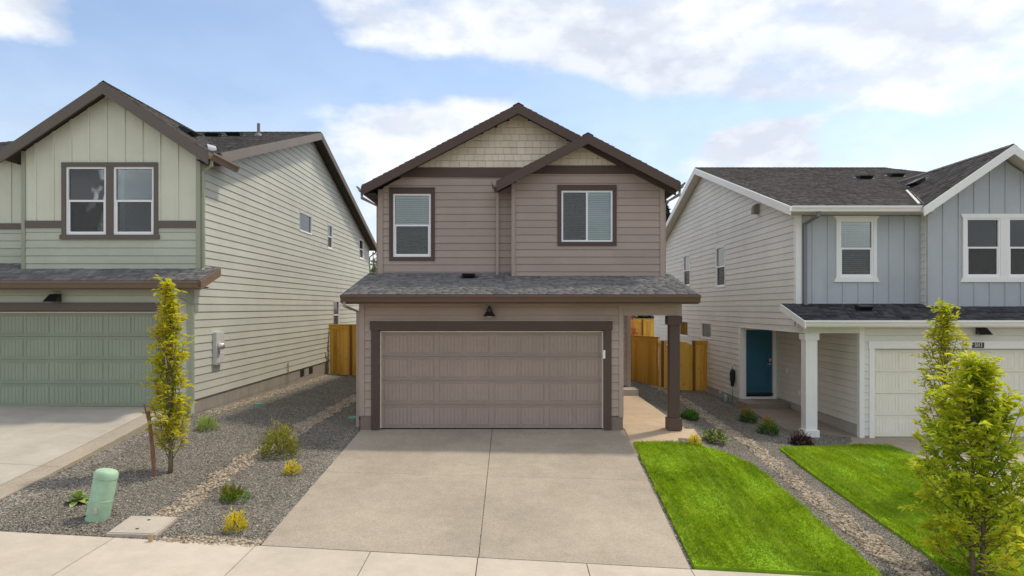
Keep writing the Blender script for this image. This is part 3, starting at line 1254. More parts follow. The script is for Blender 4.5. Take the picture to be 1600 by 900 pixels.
# ------------------------------------------------------------------ wall lamps
def barn_lamp(parent, fr, s, z, mat_block, style=0, sz=1.0):
    """block, arm and flared shade"""
    rect(parent, 'lamp_block', fr, s - .10 * sz, s + .10 * sz, z - .12 * sz, z + .13 * sz, .0, .04, mat_block)
    c = fr.p(s, z - .12 * sz, .15)
    mb = MB()
    if style == 0:
        mb.lathe(c, [(.125 * sz, 0), (.128 * sz, .012), (.09 * sz, .055), (.062 * sz, .10), (.055 * sz, .17), (.03 * sz, .185), (.02 * sz, .2)], 24)
    else:
        # wedge shaped cut-off lamp
        h, w = .15 * sz, .11 * sz
        mb.hull2([fr.p(s - w, z - .09, .04), fr.p(s + w, z - .09, .04), fr.p(s + w, z + h - .05, .04), fr.p(s - w, z + h - .05, .04)],
                 [fr.p(s - w * 1.5, z - .09, .30), fr.p(s + w * 1.5, z - .09, .30), fr.p(s + w * .95, z + h - .06, .16), fr.p(s - w * .95, z + h - .06, .16)])
    o = mb.build('wall_lamp', M['black_metal'], parent, fix=True)
    if style == 0:
        MB().tube([fr.p(s, z + .06 * sz, .03), fr.p(s, z + .09 * sz, .1), fr.p(s, z + .075 * sz, .15)], [.014] * 3, 8).build('arm', M['black_metal'], o, fix=True)
        MB().lathe(c, [(.045, -.02), (.06, -.005), (.06, .01), (.04, .03)], 16).build('lamp_glass', M['lamp_glow'], o, fix=True)
    return o


# ------------------------------------------------------------------ the brown house
def build_brown():
    H = root('two_storey_house', (0.2, 14.8, 0), 'brown house with cream shingled gables and closed garage door', 'house', 'houses along the street')
    B, TR, FA = M['brown'], M['brown_trim'], M['brown_fascia']
    XL, XG, XR = -3.29, 2.40, 3.67
    YG, YU, YB, YE = 14.8, 16.9, 16.55, 31.0
    f = front(YG)
    top = 2.80
    d0, d1, dz = -2.87, 1.985, 2.135
    op = (d0 - .02, d1 + .02, -.5, dz + .02)
    wall = [(XL + .10, .30), (XG - .085, .30), (XG - .085, top), (XL + .10, top)]
    lap(H, B, f, wall, [op], .1815, .30)
    backing(H, f, [(XL, 0), (XG, 0), (XG, top + .1), (XL, top + .1)], [op], B)
    rect(H, 'corner_board', f, XL - .02, XL + .098, .30, top, -.06, .032, B)
    rect(H, 'corner_board', f, XG - .084, XG + .012, .27, top, -.06, .034, B)
    rect(H, 'foundation', f, XL + .01, d0 - .10, -.25, .296, -.1, .012, M['found_brown'])
    rect(H, 'foundation', f, d1 + .10, XG, -.25, .266, -.1, .012, M['found_brown'])
    gd = garage_door(H, f, d0, d1, 0.016, dz, M['brown_door'])
    rect(gd, 'door_bracket', f, d1 - .02, d1 + .03, 1.54, 1.72, .0, .05, M['vinyl'])
    rect(H, 'trim_board', f, d0 - .175, d0 - .004, .0, dz + .018, -.12, .045, TR)
    rect(H, 'trim_board', f, d1 + .004, d1 + .165, .0, dz + .018, -.12, .045, TR)
    rect(H, 'trim_board', f, d0 - .20, d1 + .185, dz + .02, dz + .215, -.12, .06, TR)
    rect(H, 'drip_cap', f, d0 - .205, d1 + .19, dz + .217, dz + .232, -.05, .075, B)
    barn_lamp(H, f, PX(765, YG), 2.58, B, 0, 1.05)
    # porch header, post
    rect(H, 'porch_beam', f, XG + .015, XR, 2.47, top + .04, -.30, .02, B)
    rect(H, 'trim_board', f, XR - .10, XR + .006, 2.468, top, -.31, .028, B)
    mb = MB().box(3.415, 3.635, YG - .02, YG + .2, .0, 2.466)
    post = mb.build('porch_post', TR, H)
    box('post_base', 3.375, 3.675, YG - .06, YG + .24, -.005, .245, TR, post)
    box('post_cap', 3.37, 3.675, YG - .06, YG + .24, 2.27, 2.464, TR, post)
    box('porch_ceiling', XG, XR, YG + .31, 21.3, 2.62, 2.70, M['soffit_white'], H)
    # side walls
    rs = Frame((XG, 0, 0), (0, 1, 0), (1, 0, 0))
    lap(H, B, rs, [(YG + .06, .28), (21.3, .28), (21.3, 2.62), (YG + .06, 2.62)], (), .1815, .28, False)
    box('foundation', XG - .12, XG + .02, YG + .1, 21.3, -.25, .275, M['found_brown'], H)
    ff = front(21.3)
    lap(H, B, ff, [(XG + .03, .20), (XR, .20), (XR, 2.62), (XG + .03, 2.62)], (), .1815, .2, False)
    rect(H, 'corner_board', ff, XR - .09, XR + .03, .18, 2.62, -.05, .034, B)
    rr = Frame((XR, 0, 0), (0, 1, 0), (1, 0, 0))
    lap(H, B, rr, [(YB + .03, 3.0), (YE, 3.0), (YE, 5.55), (YB + .03, 5.55)], (), .1815, 3.0, False)
    lap(H, B, rr, [(21.33, .2), (YE, .2), (YE, 2.995), (21.33, 2.995)], (), .1815, .2, False)
    ls = Frame((XL, 0, 0), (0, 1, 0), (-1, 0, 0))
    lap(H, B, ls, [(YG + .03, .3), (YE, .3), (YE, 2.78), (YG + .03, 2.78)], (), .1815, .3, False)
    lap(H, B, ls, [(YU + .03, 2.785), (YE, 2.785), (YE, 5.55), (YU + .03, 5.55)], (), .1815, 2.785, False)
    box('foundation', XL - .005, XL + .15, YG + .05, YE, -.3, .296, M['found_brown'], H)
    box('foundation', XR - .15, XR + .005, 21.32, YE, -.6, .19, M['found_brown'], H)
    box('wall', XL, XR, YE - .1, YE, -.3, 5.6, B, H)
    # ---- upper left wall, main gable
    fu = front(YU)
    ax, az, sl = .155, 7.36, .522
    zb = PZ(277, YU)
    w0, w1, wz0, wz1 = PX(614.5, YU), PX(673.5, YU), PZ(401.5, YU), PZ(303, YU)
    op1 = (w0, w1, wz0, wz1)

    def gz(x, a=ax, z=az):
        return z - sl * abs(x - a)
    low = [(XL + .105, 3.36), (.06, 3.36), (.06, zb), (XL + .105 + .45, zb), (XL + .105, gz(XL + .105) - .0)]
    low = [(XL + .105, 3.36), (.06, 3.36), (.06, zb), (XL + .105, zb)]
    low = clip(low, -sl, 1, az - sl * ax)
    lap(H, B, fu, low, [op1], .1785, 3.345)
    full = [(XL, 3.0), (XR, 3.0), (XR, gz(XR)), (ax, az), (XL, gz(XL))]
    backing(H, fu, full, [op1], B)
    rect(H, 'corner_board', fu, XL - .02, XL + .10, 3.35, gz(XL), -.06, .034, B)
    bandp = clip([(XL, zb), (2.2, zb), (2.2, zb + .235), (XL, zb + .235)], -sl, 1, az - sl * ax + .05)
    piece(H, 'band_board', fu, bandp, lambda s, z: .05, -.03, TR)
    gab = [(XL, zb + .237), (XR, zb + .237), (XR, gz(XR)), (ax, az + .05), (XL, gz(XL))]
    gab = clip(clip([(XL, zb + .24), (XR, zb + .24), (XR, 8), (XL, 8)], -sl, 1, az - sl * ax + .05), sl, 1, az + sl * ax + .05)
    shingles_wall(H, M['cream'], fu, gab)
    w = window(H, fu, *op1, 'hung', blind=.98)
    trim_ring(w, fu, *op1, .095, TR, head=.135)
    rect(w, 'drip_cap', fu, w0 - .10, w1 + .10, wz1 + .137, wz1 + .15, -.01, .06, TR)
    # ---- right bay
    fb = front(YB)
    bx, bz = 1.79, 6.56
    x0 = 0.0
    zb2 = PZ(272, YB)
    q0, q1, qz0, qz1 = PX(877, YB), PX(957, YB), PZ(378, YB), PZ(298, YB)
    op2 = (q0, q1, qz0, qz1)
    lap(H, B, fb, [(x0 + .09, 3.32), (XR - .09, 3.32), (XR - .09, 5.6), (XR - .4, zb2), (x0 + .09, zb2)], [op2], .1785, 3.335)
    fullb = [(x0, 3.0), (XR, 3.0), (XR, bz - sl * (XR - bx)), (bx, bz), (x0, bz - sl * (bx - x0))]
    backing(H, fb, fullb, [op2], B)
    rect(H, 'corner_board', fb, x0 - .012, x0 + .086, 3.33, bz - sl * (bx - x0) + .02, -.06, .034, B)
    rect(H, 'corner_board', fb, XR - .086, XR + .02, 3.33, bz - sl * (XR - bx) + .02, -.06, .034, B)
    bandp = clip(clip([(x0, zb2), (XR, zb2), (XR, zb2 + .20), (x0, zb2 + .20)], -sl, 1, bz - sl * bx + .05), sl, 1, bz + sl * bx + .05)
    piece(H, 'band_board', fb, bandp, lambda s, z: .05, -.03, TR)
    gab = clip(clip([(x0, zb2 + .203), (XR, zb2 + .203), (XR, 8), (x0, 8)], -sl, 1, bz - sl * bx + .05), sl, 1, bz + sl * bx + .05)
    shingles_wall(H, M['cream'], fb, gab)
    w = window(H, fb, *op2, 'slider', blind=.98)
    trim_ring(w, fb, *op2, .095, TR, head=.135)
    box('wall', x0, x0 + .06, YB + .06, YU - .02, 3.2, 5.6, B, H)
    # ---- roofs
    yf, yb2 = 16.48, 16.08
    SH = M['shingle_brown']
    rz, xe0, xe1 = 7.56, -3.62, 3.95
    main_l = roof(H, (xe0, yf, rz - sl * (ax - xe0)), (xe0, 31.3, rz - sl * (ax - xe0)), (ax, yf, rz), (ax, 31.3, rz), SH, .14, cap=True)
    main_r = roof(H, (xe1, yf, rz - sl * (xe1 - ax)), (xe1, 31.3, rz - sl * (xe1 - ax)), (ax, yf, rz), (ax, 31.3, rz), SH, .14)
    rz2 = rz - sl * (bx - ax) + .03
    roof(H, (xe1, yb2, rz2 - sl * (xe1 - bx)), (xe1, yf - .01, rz2 - sl * (xe1 - bx)), (bx, yb2, rz2), (bx, yf - .01, rz2), SH, .14)
    xb0 = -.36
    roof(H, (xb0, yb2, rz2 - sl * (bx - xb0)), (xb0, YU + .02, rz2 - sl * (bx - xb0)), (bx, yb2, rz2), (bx, YU + .02, rz2), SH, .14, cap=True)
    for (pa, pb, y) in (((xe0 - .0, rz - sl * (ax - xe0)), (ax, rz), yf), ((xe1, rz - sl * (xe1 - ax)), (ax, rz), yf),
                        ((xb0, rz2 - sl * (bx - xb0)), (bx, rz2), yb2), ((xe1, rz2 - sl * (xe1 - bx)), (bx, rz2), yb2)):
        rake_board(H, 'barge_board', y - .042, y - .002, ((pa[0], pa[1] - .006), (pb[0], pb[1] - .006)), .235, TR)
    zl = rz - sl * (ax - xe0)
    gutter_y(H, yf - .06, 31.2, xe0 - .002, zl - .02, -1, FA)
    zr = rz2 - sl * (xe1 - bx)
    gutter_y(H, yb2 - .06, 31.2, xe1 + .002, zr - .02, 1, FA)
    zbl = rz2 - sl * (bx - xb0)
    gutter_y(H, yb2 - .05, yf + .3, xb0 - .002, zbl - .01, -1, FA)
    downspout(H, [(xe0 - .06, yf + .25, zl - .14), (xe0 - .06, yf + .28, zl - .26), (XL - .06, YU + .15, zl - .42), (XL - .06, YU + .15, 3.3)], B)
    downspout(H, [(xe1 + .06, yb2 + .25, zr - .14), (xe1 + .06, yb2 + .28, zr - .26), (XR + .06, YB + .15, zr - .42), (XR + .06, YB + .15, 3.3)], B)
    downspout(H, [(xb0 - .0, YU - .09, zbl - .10), (xb0, YU - .09, zbl - .2), (xb0, YU - .07, 3.42), (xb0, YU - .12, 3.36)], B)
    # soffit boards close the eaves
    box('soffit', xe0 + .02, XL - .02, yf + .05, 31.2, zl - .2, zl - .18, M['soffit'], H)
    # ---- garage roof
    ye, ze, zt = 14.26, 2.915, 3.47
    px0, px1 = -3.55, 3.90
    g = roof(H, (px0, ye, ze), (px1, ye, ze), (px0, YU - .03, zt), (px1, YU - .03, zt), M['shingle'], .12)
    gutter(H, px0 - .01, px1 + .01, ye - .012, ze - .008, FA, .145, .125)
    rect(H, 'fascia_board', front(ye), px0, px1, ze - .20, ze - .02, -.04, -.0, FA)
    box('soffit', px0 + .03, px1 - .03, ye + .045, YG + .3, ze - .125, ze - .105, M['brown'], H)
    for x in (px0, px1):
        s = -1 if x < 0 else 1
        rake_board_y(H, 'rake_board', x, x + s * .035, ((ye, ze - .01), (YU - .1, zt - .03)), .17, FA)
    downspout(H, [(px0 + .06, ye - .06, ze - .15), (px0 + .06, ye - .04, ze - .24), (XL - .07, YG + .08, ze - .36), (XL - .07, YG + .08, .05)], B)
    roof_vent(H, (PX(733, 16.4), 16.2, ze + (zt - ze) * (16.2 - ye) / (YU - ye) + .01), (0, YU - ye, zt - ze), .2)
    rect(H, 'flashing', fu, XL - .0, x0, 3.44, 3.50, .0, .02, M['pipe_grey'])
    return H


# ------------------------------------------------------------------ the green house
def build_green():
    H = root('two_storey_house', (-9.8, 15.2, .41), 'sage green house with taupe trim and board and batten gable', 'house', 'houses along the street')
    XS = -7.13
    YG, YU, YL, YE = 15.2, 15.6, 16.1, 34.0
    TR, FA = M['taupe'], M['taupe_fascia']
    # side wall facing the gravel
    fs = Frame((XS, 0, 0), (0, 1, 0), (1, 0, 0))
    ry, rz, sl = 24.2, 8.84, .312
    wins = [(22.85, 24.25, 5.22, 5.88, 'fixed'), (26.35, 27.05, 4.93, 5.88, 'hung'), (31.85, 32.7, 4.93, 5.84, 'hung'), (27.2, 28.1, 1.75, 2.92, 'hung')]
    ops = [w[:4] for w in wins]
    wt = rz - .19
    poly = [(YG + .04, .58), (YE, .58), (YE, wt - sl * (YE - ry)), (ry, wt), (YU, wt - sl * (ry - YU)), (YU - .1, 3.3), (YG + .04, 3.2)]
    zk = .58 + 15 * .179
    lo = [(YG + .04, .58), (YE, .58), (YE, zk), (YG + .04, zk)]
    up = [(YU + .06, zk), (YE, zk), (YE, wt - sl * (YE - ry)), (ry, wt), (YU + .06, wt - sl * (ry - YU))]
    lap(H, M['sage_side'], fs, band(lo, z1=.58 + 15 * .179 - .001), ops, .179, .58)
    lap(H, M['sage_side'], fs, up, ops, .179, .58 + 15 * .179)
    backing(H, fs, lo, ops, M['sage_side'])
    backing(H, fs, up, ops, M['sage_side'])
    for (a, b, c, d, st) in wins:
        w = window(H, fs, a, b, c, d, st, blind=0)
        mb = MB()
        e = .012
        for (p, q, r, t) in ((a - e, a, c - e, d + e), (b, b + e, c - e, d + e), (a, b, c - e, c), (a, b, d, d + e)):
            add_rect(mb, fs, p, q, r, t, 0, .033)
        mb.build('window_flange', M['vinyl'], w, fix=True)
    # foundation with form line, crack and vents
    fo = box('foundation', XS - .2, XS - .005, YG + .06, YE, -.4, .572, M['found'], H)
    box('form_ridge', XS - .006, XS + .001, YG + .3, 24, .27, .282, M['found'], fo)
    for y in (23.0, 24.0):
        v = rect(H, 'foundation_vent', fs, y, y + .42, .30, .52, -.02, .006, M['black_metal'])
        for k in range(4):
            rect(v, 'louvre', fs, y + .02, y + .40, .32 + k * .05, .335 + k * .05, .0, .014, M['rubber'])
    MB().tube([(XS + .05, 21.6, .9), (XS + .05, 21.6, .3), (XS + .03, 21.6, .1)], [.02] * 3, 8).build('drain_pipe', M['steel'], H, fix=True)
    rect(H, 'tap_box', fs, 26.0, 26.12, .78, .95, .01, .07, M['meter'])
    # electric meter
    mbx = rect(H, 'meter_box', fs, 16.22, 16.66, 1.28, 2.05, .02, .11, M['meter'])
    rect(mbx, 'meter_cover', fs, 16.25, 16.63, 1.32, 1.55, .11, .122, M['meter'])
    MB().lathe(fs.p(16.36, 1.72, .11), [(.095, 0), (.095, .03), (.08, .05), (.075, .11), (.05, .13)], 20, Vector((1, 0, 0))).build('meter', M['steel'], mbx, True, True)
    rect(mbx, 'warning_tag', fs, 16.33, 16.37, 1.52, 1.6, .123, .127, plain('red_tag', (.5, .06, .03), .5))
    # front lower wall
    f = front(YG)
    d1, d0, dz0, dz1 = PX(248, YG), PX(248, YG) - 4.88, .425, 2.55
    op = (d0 - .02, d1 + .02, 0, dz1 + .02)
    wl = [(-13.1, .62), (XS - .1, .62), (XS - .1, 3.05), (-13.1, 3.05)]
    lap(H, M['sage'], f, wl, [op], .179, .58)
    backing(H, f, [(-13.2, .2), (XS, .2), (XS, 3.1), (-13.2, 3.1)], [op], M['sage'])
    rect(H, 'corner_board', f, XS - .1, XS + .03, .56, 3.05, -.06, .034, M['sage_trim'])
    rect(H, 'foundation', f, d1 + .1, XS - .002, -.1, .57, -.1, .012, M['found'])
    garage_door(H, f, d0, d1, dz0, dz1, M['sage_door'])
    rect(H, 'trim_board', f, d1 + .004, d1 + .15, .42, dz1 + .018, -.12, .045, TR)
    rect(H, 'trim_board', f, d0 - .15, d0 - .004, .42, dz1 + .018, -.12, .045, TR)
    rect(H, 'trim_board', f, d0 - .18, d1 + .17, dz1 + .02, dz1 + .205, -.12, .06, TR)
    barn_lamp(H, f, PX(91, YG), 2.86, M['sage'], 1, .9)
    # upper bay
    fb = front(YU)
    x0, x1 = PX(36, YU), XS - .01
    bx, bz, bs = -9.16, 7.54, .672
    z_band = PZ(356, YU)
    zt = PZ(345, YU)
    wz0, wz1 = PZ(367, YU), PZ(261, YU)
    wa = (PX(104.5, YU), PX(167, YU))
    wb = (PX(178.5, YU), PX(241.5, YU))
    opw = (wa[0], wb[1], wz0, wz1)
    g = [(x0 + .07, zt), (x1 - .07, zt), (x1 - .07, bz - bs * (x1 - .07 - bx)), (bx, bz), (x0 + .07, bz - bs * (bx - x0 - .07))]
    boards(H, M['sage_light'], fb, g, [opw], .405, .22)
    lap(H, M['sage'], fb, [(x0 + .07, 3.46), (x1 - .07, 3.46), (x1 - .07, z_band), (x0 + .07, z_band)], [opw], .179, 3.47)
    rect(H, 'band_board', fb, x0 + .07, wa[0] - .1, z_band, zt - .002, -.03, .05, TR)
    rect(H, 'band_board', fb, wb[1] + .1, x1 - .07, z_band, zt - .002, -.03, .05, TR)
    backing(H, fb, [(x0, 3.2), (x1, 3.2), (x1, bz - bs * (x1 - bx)), (bx, bz), (x0, bz - bs * (bx - x0))], [opw], M['sage'])
    rect(H, 'corner_board', fb, x0 - .02, x0 + .068, 3.47, bz - bs * (bx - x0) + .02, -.5, .034, M['sage_trim'])
    rect(H, 'corner_board', fb, x1 - .068, x1 + .03, 3.47, bz - bs * (x1 - bx) + .02, -.06, .034, M['sage_trim'])
    for i, (a, b) in enumerate((wa, wb)):
        w = window(H, fb, a, b, wz0, wz1, 'hung', blind=0, room=3.2)
        rect(w, 'curtain', fb, a + .05, a + .13, wz0 + .05, wz1 - .05, -.2, -.15, M['curtain'])
        if i == 0:
            trim_ring(w, fb, wa[0], wb[1], wz0, wz1, .10, TR, .045, .03, .1)
            rect(w, 'mullion', fb, wa[1], wb[0], wz0, wz1, -.05, .04, TR)
        for s0 in ((a + .14, a + .5), (a + .62, a + .8))[:2 if i == 0 else 0]:
            c = MB()
            add_rect(c, fb, s0[0], s0[1], wz0 + .0, wz0 + .36, -.62, -.56)
            c.build('chair_back', M['chair'], w, fix=True)
    # wall left of the bay
    fl = front(YL)
    xl = -14.0
    boards(H, M['sage_light'], fl, [(xl, PZ(349, YL)), (x0 - .02, PZ(349, YL)), (x0 - .02, 6.15), (xl, 6.15)], (), .405, .16)
    rect(H, 'band_board', fl, xl, x0 - .02, PZ(358, YL), PZ(349, YL) - .002, -.03, .05, TR)
    lap(H, M['sage'], fl, [(xl, 3.5), (x0 - .02, 3.5), (x0 - .02, PZ(358, YL)), (xl, PZ(358, YL))], (), .179, 3.5)
    backing(H, fl, [(xl, 3.2), (x0, 3.2), (x0, 6.0), (xl, 6.0)], (), M['sage'])
    box('wall', xl, XS - .1, YE - .12, YE, 0, 5.7, M['sage_side'], H)
    box('wall', xl - .1, xl, YG, YE, 0, 5.9, M['sage_side'], H)
    # roofs
    SH = M['shingle_brown']
    X1 = XS + .36
    X0 = -14.4
    yf, yr = 15.85, 34.45
    zf, zr = rz - sl * (ry - yf), rz - sl * (yr - ry)
    roof(H, (X0, yf, zf), (X1, yf, zf), (X0, ry, rz), (X1, ry, rz), SH, .15, cap=True)
    roof(H, (X0, yr, zr), (X1, yr, zr), (X0, ry, rz), (X1, ry, rz), SH, .15)
    rake_board_y(H, 'rake_board', X1 + .001, X1 + .04, ((yf, zf - .008), (ry, rz - .008)), .24, M['rake_grey'])
    rake_board_y(H, 'rake_board', X1 + .001, X1 + .04, ((yr, zr - .008), (ry, rz - .008)), .24, TR)
    gutter(H, -11.3, X0, yf - .003, zf - .01, FA)
    mb = MB()
    gx = [(0, 0), (0, -.13), (.09, -.13), (.12, 0)]
    mb.hull2([(X0, yr + a, zr + b) for a, b in gx], [(X1, yr + a, zr + b) for a, b in gx]).build('gutter', FA, H, fix=True)
    downspout(H, [(X1 - .1, yr + .06, zr - .13), (X1 - .12, yr + .02, zr - .25), (XS + .02, YE + .06, zr - .5), (XS + .02, YE + .06, .3)], M['sage_trim'])
    # bay roof
    prz = 7.70
    pe = 2.36
    yb, yk = 15.3, 20.9
    ze = prz - bs * pe
    ym, pi_ = 16.72, 1.82
    for s in (1, -1):
        roof(H, (bx + s * pe, yb, ze), (bx + s * pe, ym, ze), (bx, yb, prz), (bx, ym, prz), SH, .13, cap=s < 0)
        roof(H, (bx + s * pi_, ym + .004, prz - bs * pi_), (bx + s * pi_, yk, prz - bs * pi_), (bx, ym + .004, prz), (bx, yk, prz), SH, .13, cap=s < 0)
        rake_board(H, 'barge_board', yb - .042, yb - .002, ((bx + s * pe, ze - .006), (bx, prz - .006)), .27, TR)
    gutter_y(H, yb - .03, 16.75, bx + pe + .002, ze + .0, 1, FA, .15, .13)
    box('soffit', x1 + .04, bx + pe - .02, yb + .05, YU + .4, ze - .16, ze - .14, M['soffit'], H)
    downspout(H, [(bx + pe + .02, 15.42, ze - .13), (bx + pe + .0, 15.45, ze - .26), (XS + .07, 15.62, ze - .36), (XS + .07, 15.64, 3.55), (XS + .10, 15.5, 3.47)], M['sage_trim'])
    # garage roof
    ye, zge, zgt = 14.72, 3.225, 3.53
    gx1 = -6.74
    roof(H, (-14.2, ye, zge), (gx1, ye, zge), (-14.2, YL - .1, zge + .31 * (YL - .1 - ye)), (gx1, YL - .1, zge + .31 * (YL - .1 - ye)), M['shingle'], .12) if False else None
    roof(H, (-14.2, ye, zge), (gx1, ye, zge), (-14.2, YU + .1, zge + .34 * (YU + .1 - ye)), (gx1, YU + .1, zge + .34 * (YU + .1 - ye)), M['shingle'], .12)
    roof(H, (-14.2, YU + .11, zge + .34 * (YU + .11 - ye)), (x0 - .03, YU + .11, zge + .34 * (YU + .11 - ye)), (-14.2, YL - .04, zge + .34 * (YL - .04 - ye)), (x0 - .03, YL - .04, zge + .34 * (YL - .04 - ye)), M['shingle'], .12)
    gutter(H, -14.2, gx1 + .01, ye - .01, zge - .008, FA, .15, .125)
    rect(H, 'fascia_board', front(ye), -14.2, gx1, zge - .2, zge - .02, -.04, 0, FA)
    rake_board_y(H, 'rake_board', gx1, gx1 + .04, ((ye, zge - .01), (YU + .12, zge + .34 * (YU + .12 - ye) - .01)), .19, FA)
    box('soffit', -14, gx1 - .02, ye + .045, YG + .02, zge - .15, zge - .125, M['soffit'], H)
    downspout(H, [(XS - .10, ye - .05, zge - .15), (XS - .10, ye - .04, zge - .30), (XS + .05, YG - .05, zge - .52), (XS + .05, YG - .06, .55), (XS + .12, YG - .22, .30)], M['sage_trim'])
    # roof furniture
    def rzat(y):
        return rz - sl * (ry - y)
    for px, y in ((331, 21.6), (365, 21.9)):
        roof_vent(H, (PX(px, y), y, rzat(y) + .01), (0, 1, sl), .3)
    y = 22.3
    MB().lathe((PX(404, y), y, rzat(y) - .02), [(.13, 0), (.09, .08), (.05, .10), (.05, .42), (.04, .43)], 14).build('vent_pipe', M['pipe_grey'], H, fix=True)
    roof_vent(H, (-7.9, 16.8, prz - bs * (-7.9 - bx) + .01), (-1, 0, bs), .3)
    # white valley flashing where the two roofs meet
    vs = []
    for y in (16.35, 17.15):
        z = rzat(y)
        x = bx + (prz - z) / bs
        vs.append((x, y, z))
    a, b = Vector(vs[0]), Vector(vs[1])
    MB().hull2([a + Vector((-.05, -.05, .10)), a + Vector((.13, .02, .06)), b + Vector((.13, .02, .06)), b + Vector((-.05, -.05, .10))],
               [a + Vector((-.05, -.05, .0)), a + Vector((.13, .02, -.04)), b + Vector((.13, .02, -.04)), b + Vector((-.05, -.05, 0))]).build('valley_flashing', M['steel'], H, fix=True)
    return H


# ------------------------------------------------------------------ the blue grey house
def build_grey():
    H = root('two_storey_house', (11.2, 17.1, -.635), 'blue grey house with off-white siding, white trim and blue front door', 'house', 'houses along the street')
    XS, XP = 7.5, 8.71
    YG, YU, YB, YE, YD = 17.1, 18.0, 17.75, 36.0, 22.4
    W, GR, BL = M['white'], M['greige'], M['blue_grey']
    fs = Frame((XS, 0, 0), (0, 1, 0), (-1, 0, 0))
    ry, rz, sl = 26.6, 8.07, .31
    wt = rz - .19
    b0 = -.35
    wins = [(PXY, PXY2, z0, z1, st) for (PXY, PXY2, z0, z1, st) in
            ((XS * F / (1133.5 - 800), XS * F / (1119.5 - 800), PZ(446, 23.0), PZ(379, 23.0), 'hung'),
             (XS * F / (1078.5 - 800), XS * F / (1068.5 - 800), PZ(446, 28.4), PZ(396, 28.4), 'hung'),
             (XS * F / (1112 - 800), XS * F / (1096.5 - 800), PZ(531, 25.0), PZ(505, 25.0), 'fixed'),
             (XS * F / (1075.5 - 800), XS * F / (1062 - 800), PZ(526, 29.0), PZ(502, 29.0), 'fixed'))]
    ops = [w[:4] for w in wins]
    porch = (YG - .1, YD, -1, 2.0)
    z1k = b0 + 14 * .179
    lo = [(YU, b0), (YE, b0), (YE, z1k), (YU, z1k)]
    up = [(YU + .1, z1k), (YE, z1k), (YE, wt - sl * (YE - ry)), (ry, wt), (YU + .1, wt - sl * (ry - YU - .1))]
    lap(H, GR, fs, band(lo, z1=z1k - .001), ops + [porch], .179, b0)
    lap(H, GR, fs, up, ops, .179, z1k)
    backing(H, fs, lo, ops + [porch], GR)
    backing(H, fs, up, ops, GR)
    lap(H, GR, fs, [(YG + .05, 2.02), (YU, 2.02), (YU, 2.62), (YG + .05, 2.36)], (), .179, 1.977, False)
    rect(H, 'porch_beam', fs, YG - .04, YD, 1.985, 2.02, -.2, .03, W)
    rect(H, 'corner_board', fs, YU + .0, YU + .1, 2.55, wt - sl * (ry - YU) , -.05, .034, W)
    for (a, b, c, d, st) in wins:
        w = window(H, fs, a, b, c, d, st, blind=0)
        mb = MB()
        e = .02
        for (p, q, r, t) in ((a - e, a, c - e, d + e), (b, b + e, c - e, d + e), (a, b, c - e, c), (a, b, d, d + e)):
            add_rect(mb, fs, p, q, r, t, 0, .034)
        mb.build('window_flange', M['vinyl'], w, fix=True)
    box('foundation', XS + .01, XS + .2, YD + .0, YE, -1.2, b0 - .004, M['found_grey'], H)
    # vent hood on the side wall
    y = XS * F / (1187 - 800)
    z = PZ(326, y)
    rect(H, 'vent_plate', fs, y - .16, y + .14, z - .17, z + .16, .02, .04, GR)
    mb = MB()
    pr = [(0, .14), (.10, .13), (.17, .07), (.19, -.16), (.0, -.16)]
    mb.hull2([fs.p(y - .11, z + b, .04 + a) for a, b in pr], [fs.p(y + .10, z + b, .04 + a) for a, b in pr])
    mb.build('vent_hood', M['rake_grey'], H, fix=True)
    # porch: door wall, garage side wall, ceiling, post
    fd = front(YD)
    dx0, dx1, dz0, dz1 = 7.67, 8.545, -.18, 1.90
    opd = (dx0 - .02, dx1 + .02, -1, dz1 + .02)
    lap(H, GR, fd, [(XS + .1, b0), (XP, b0), (XP, 2.06), (XS + .1, 2.06)], [(dx0 - .11, dx1 + .11, -1, 2.0)], .179, b0, False)
    backing(H, fd, [(XS + .02, -.6), (XP, -.6), (XP, 2.1), (XS + .02, 2.1)], [opd], GR)
    rect(H, 'corner_board', fd, XS - .03, XS + .1, b0, 2.0, -.1, .034, W)
    d = rect(H, 'front_door', fd, dx0, dx1, dz0 + .02, dz1, -.09, -.045, M['blue_door'])
    for (p0, p1) in ((-.02, .62), (.74, 1.62)):
        for (a, b, c, e) in ((dx0 + .13, dx0 + .155, p0, p1), (dx1 - .155, dx1 - .13, p0, p1), (dx0 + .155, dx1 - .155, p0, p0 + .025), (dx0 + .155, dx1 - .155, p1 - .025, p1)):
            rect(d, 'panel_moulding', fd, a, b, c, e, -.046, -.032, M['blue_door'])
        rect(d, 'door_panel', fd, dx0 + .19, dx1 - .19, p0 + .05, p1 - .05, -.046, -.038, M['blue_door'])
    rect(d, 'lock_plate', fd, dx1 - .1, dx1 - .03, .86, .97, -.046, -.02, M['chrome'])
    MB().lathe(fd.p(dx1 - .065, .78, -.045), [(.03, 0), (.03, .012), (.012, .015), (.012, .05)], 14, Vector((0, -1, 0))).tube(
        [fd.p(dx1 - .065, .78, .005), fd.p(dx1 - .175, .775, .008)], [.011, .009], 8).build('door_handle', M['chrome'], d, fix=True)
    rect(d, 'threshold', fd, dx0 - .02, dx1 + .02, dz0 - .05, dz0 + .018, -.1, .03, M['black_metal'])
    rect(H, 'door_casing', fd, dx0 - .11, dx0 - .004, dz0 - .1, dz1 + .004, -.08, .04, W)
    rect(H, 'door_casing', fd, dx1 + .004, dx1 + .11, dz0 - .1, dz1 + .004, -.08, .04, W)
    rect(H, 'door_casing', fd, dx0 - .11, dx1 + .11, dz1 + .006, dz1 + .11, -.08, .044, W)
    rect(H, 'door_casing', fd, dx0 - .11, dx1 + .11, dz0 - .175, dz0 - .102, -.08, .04, W)
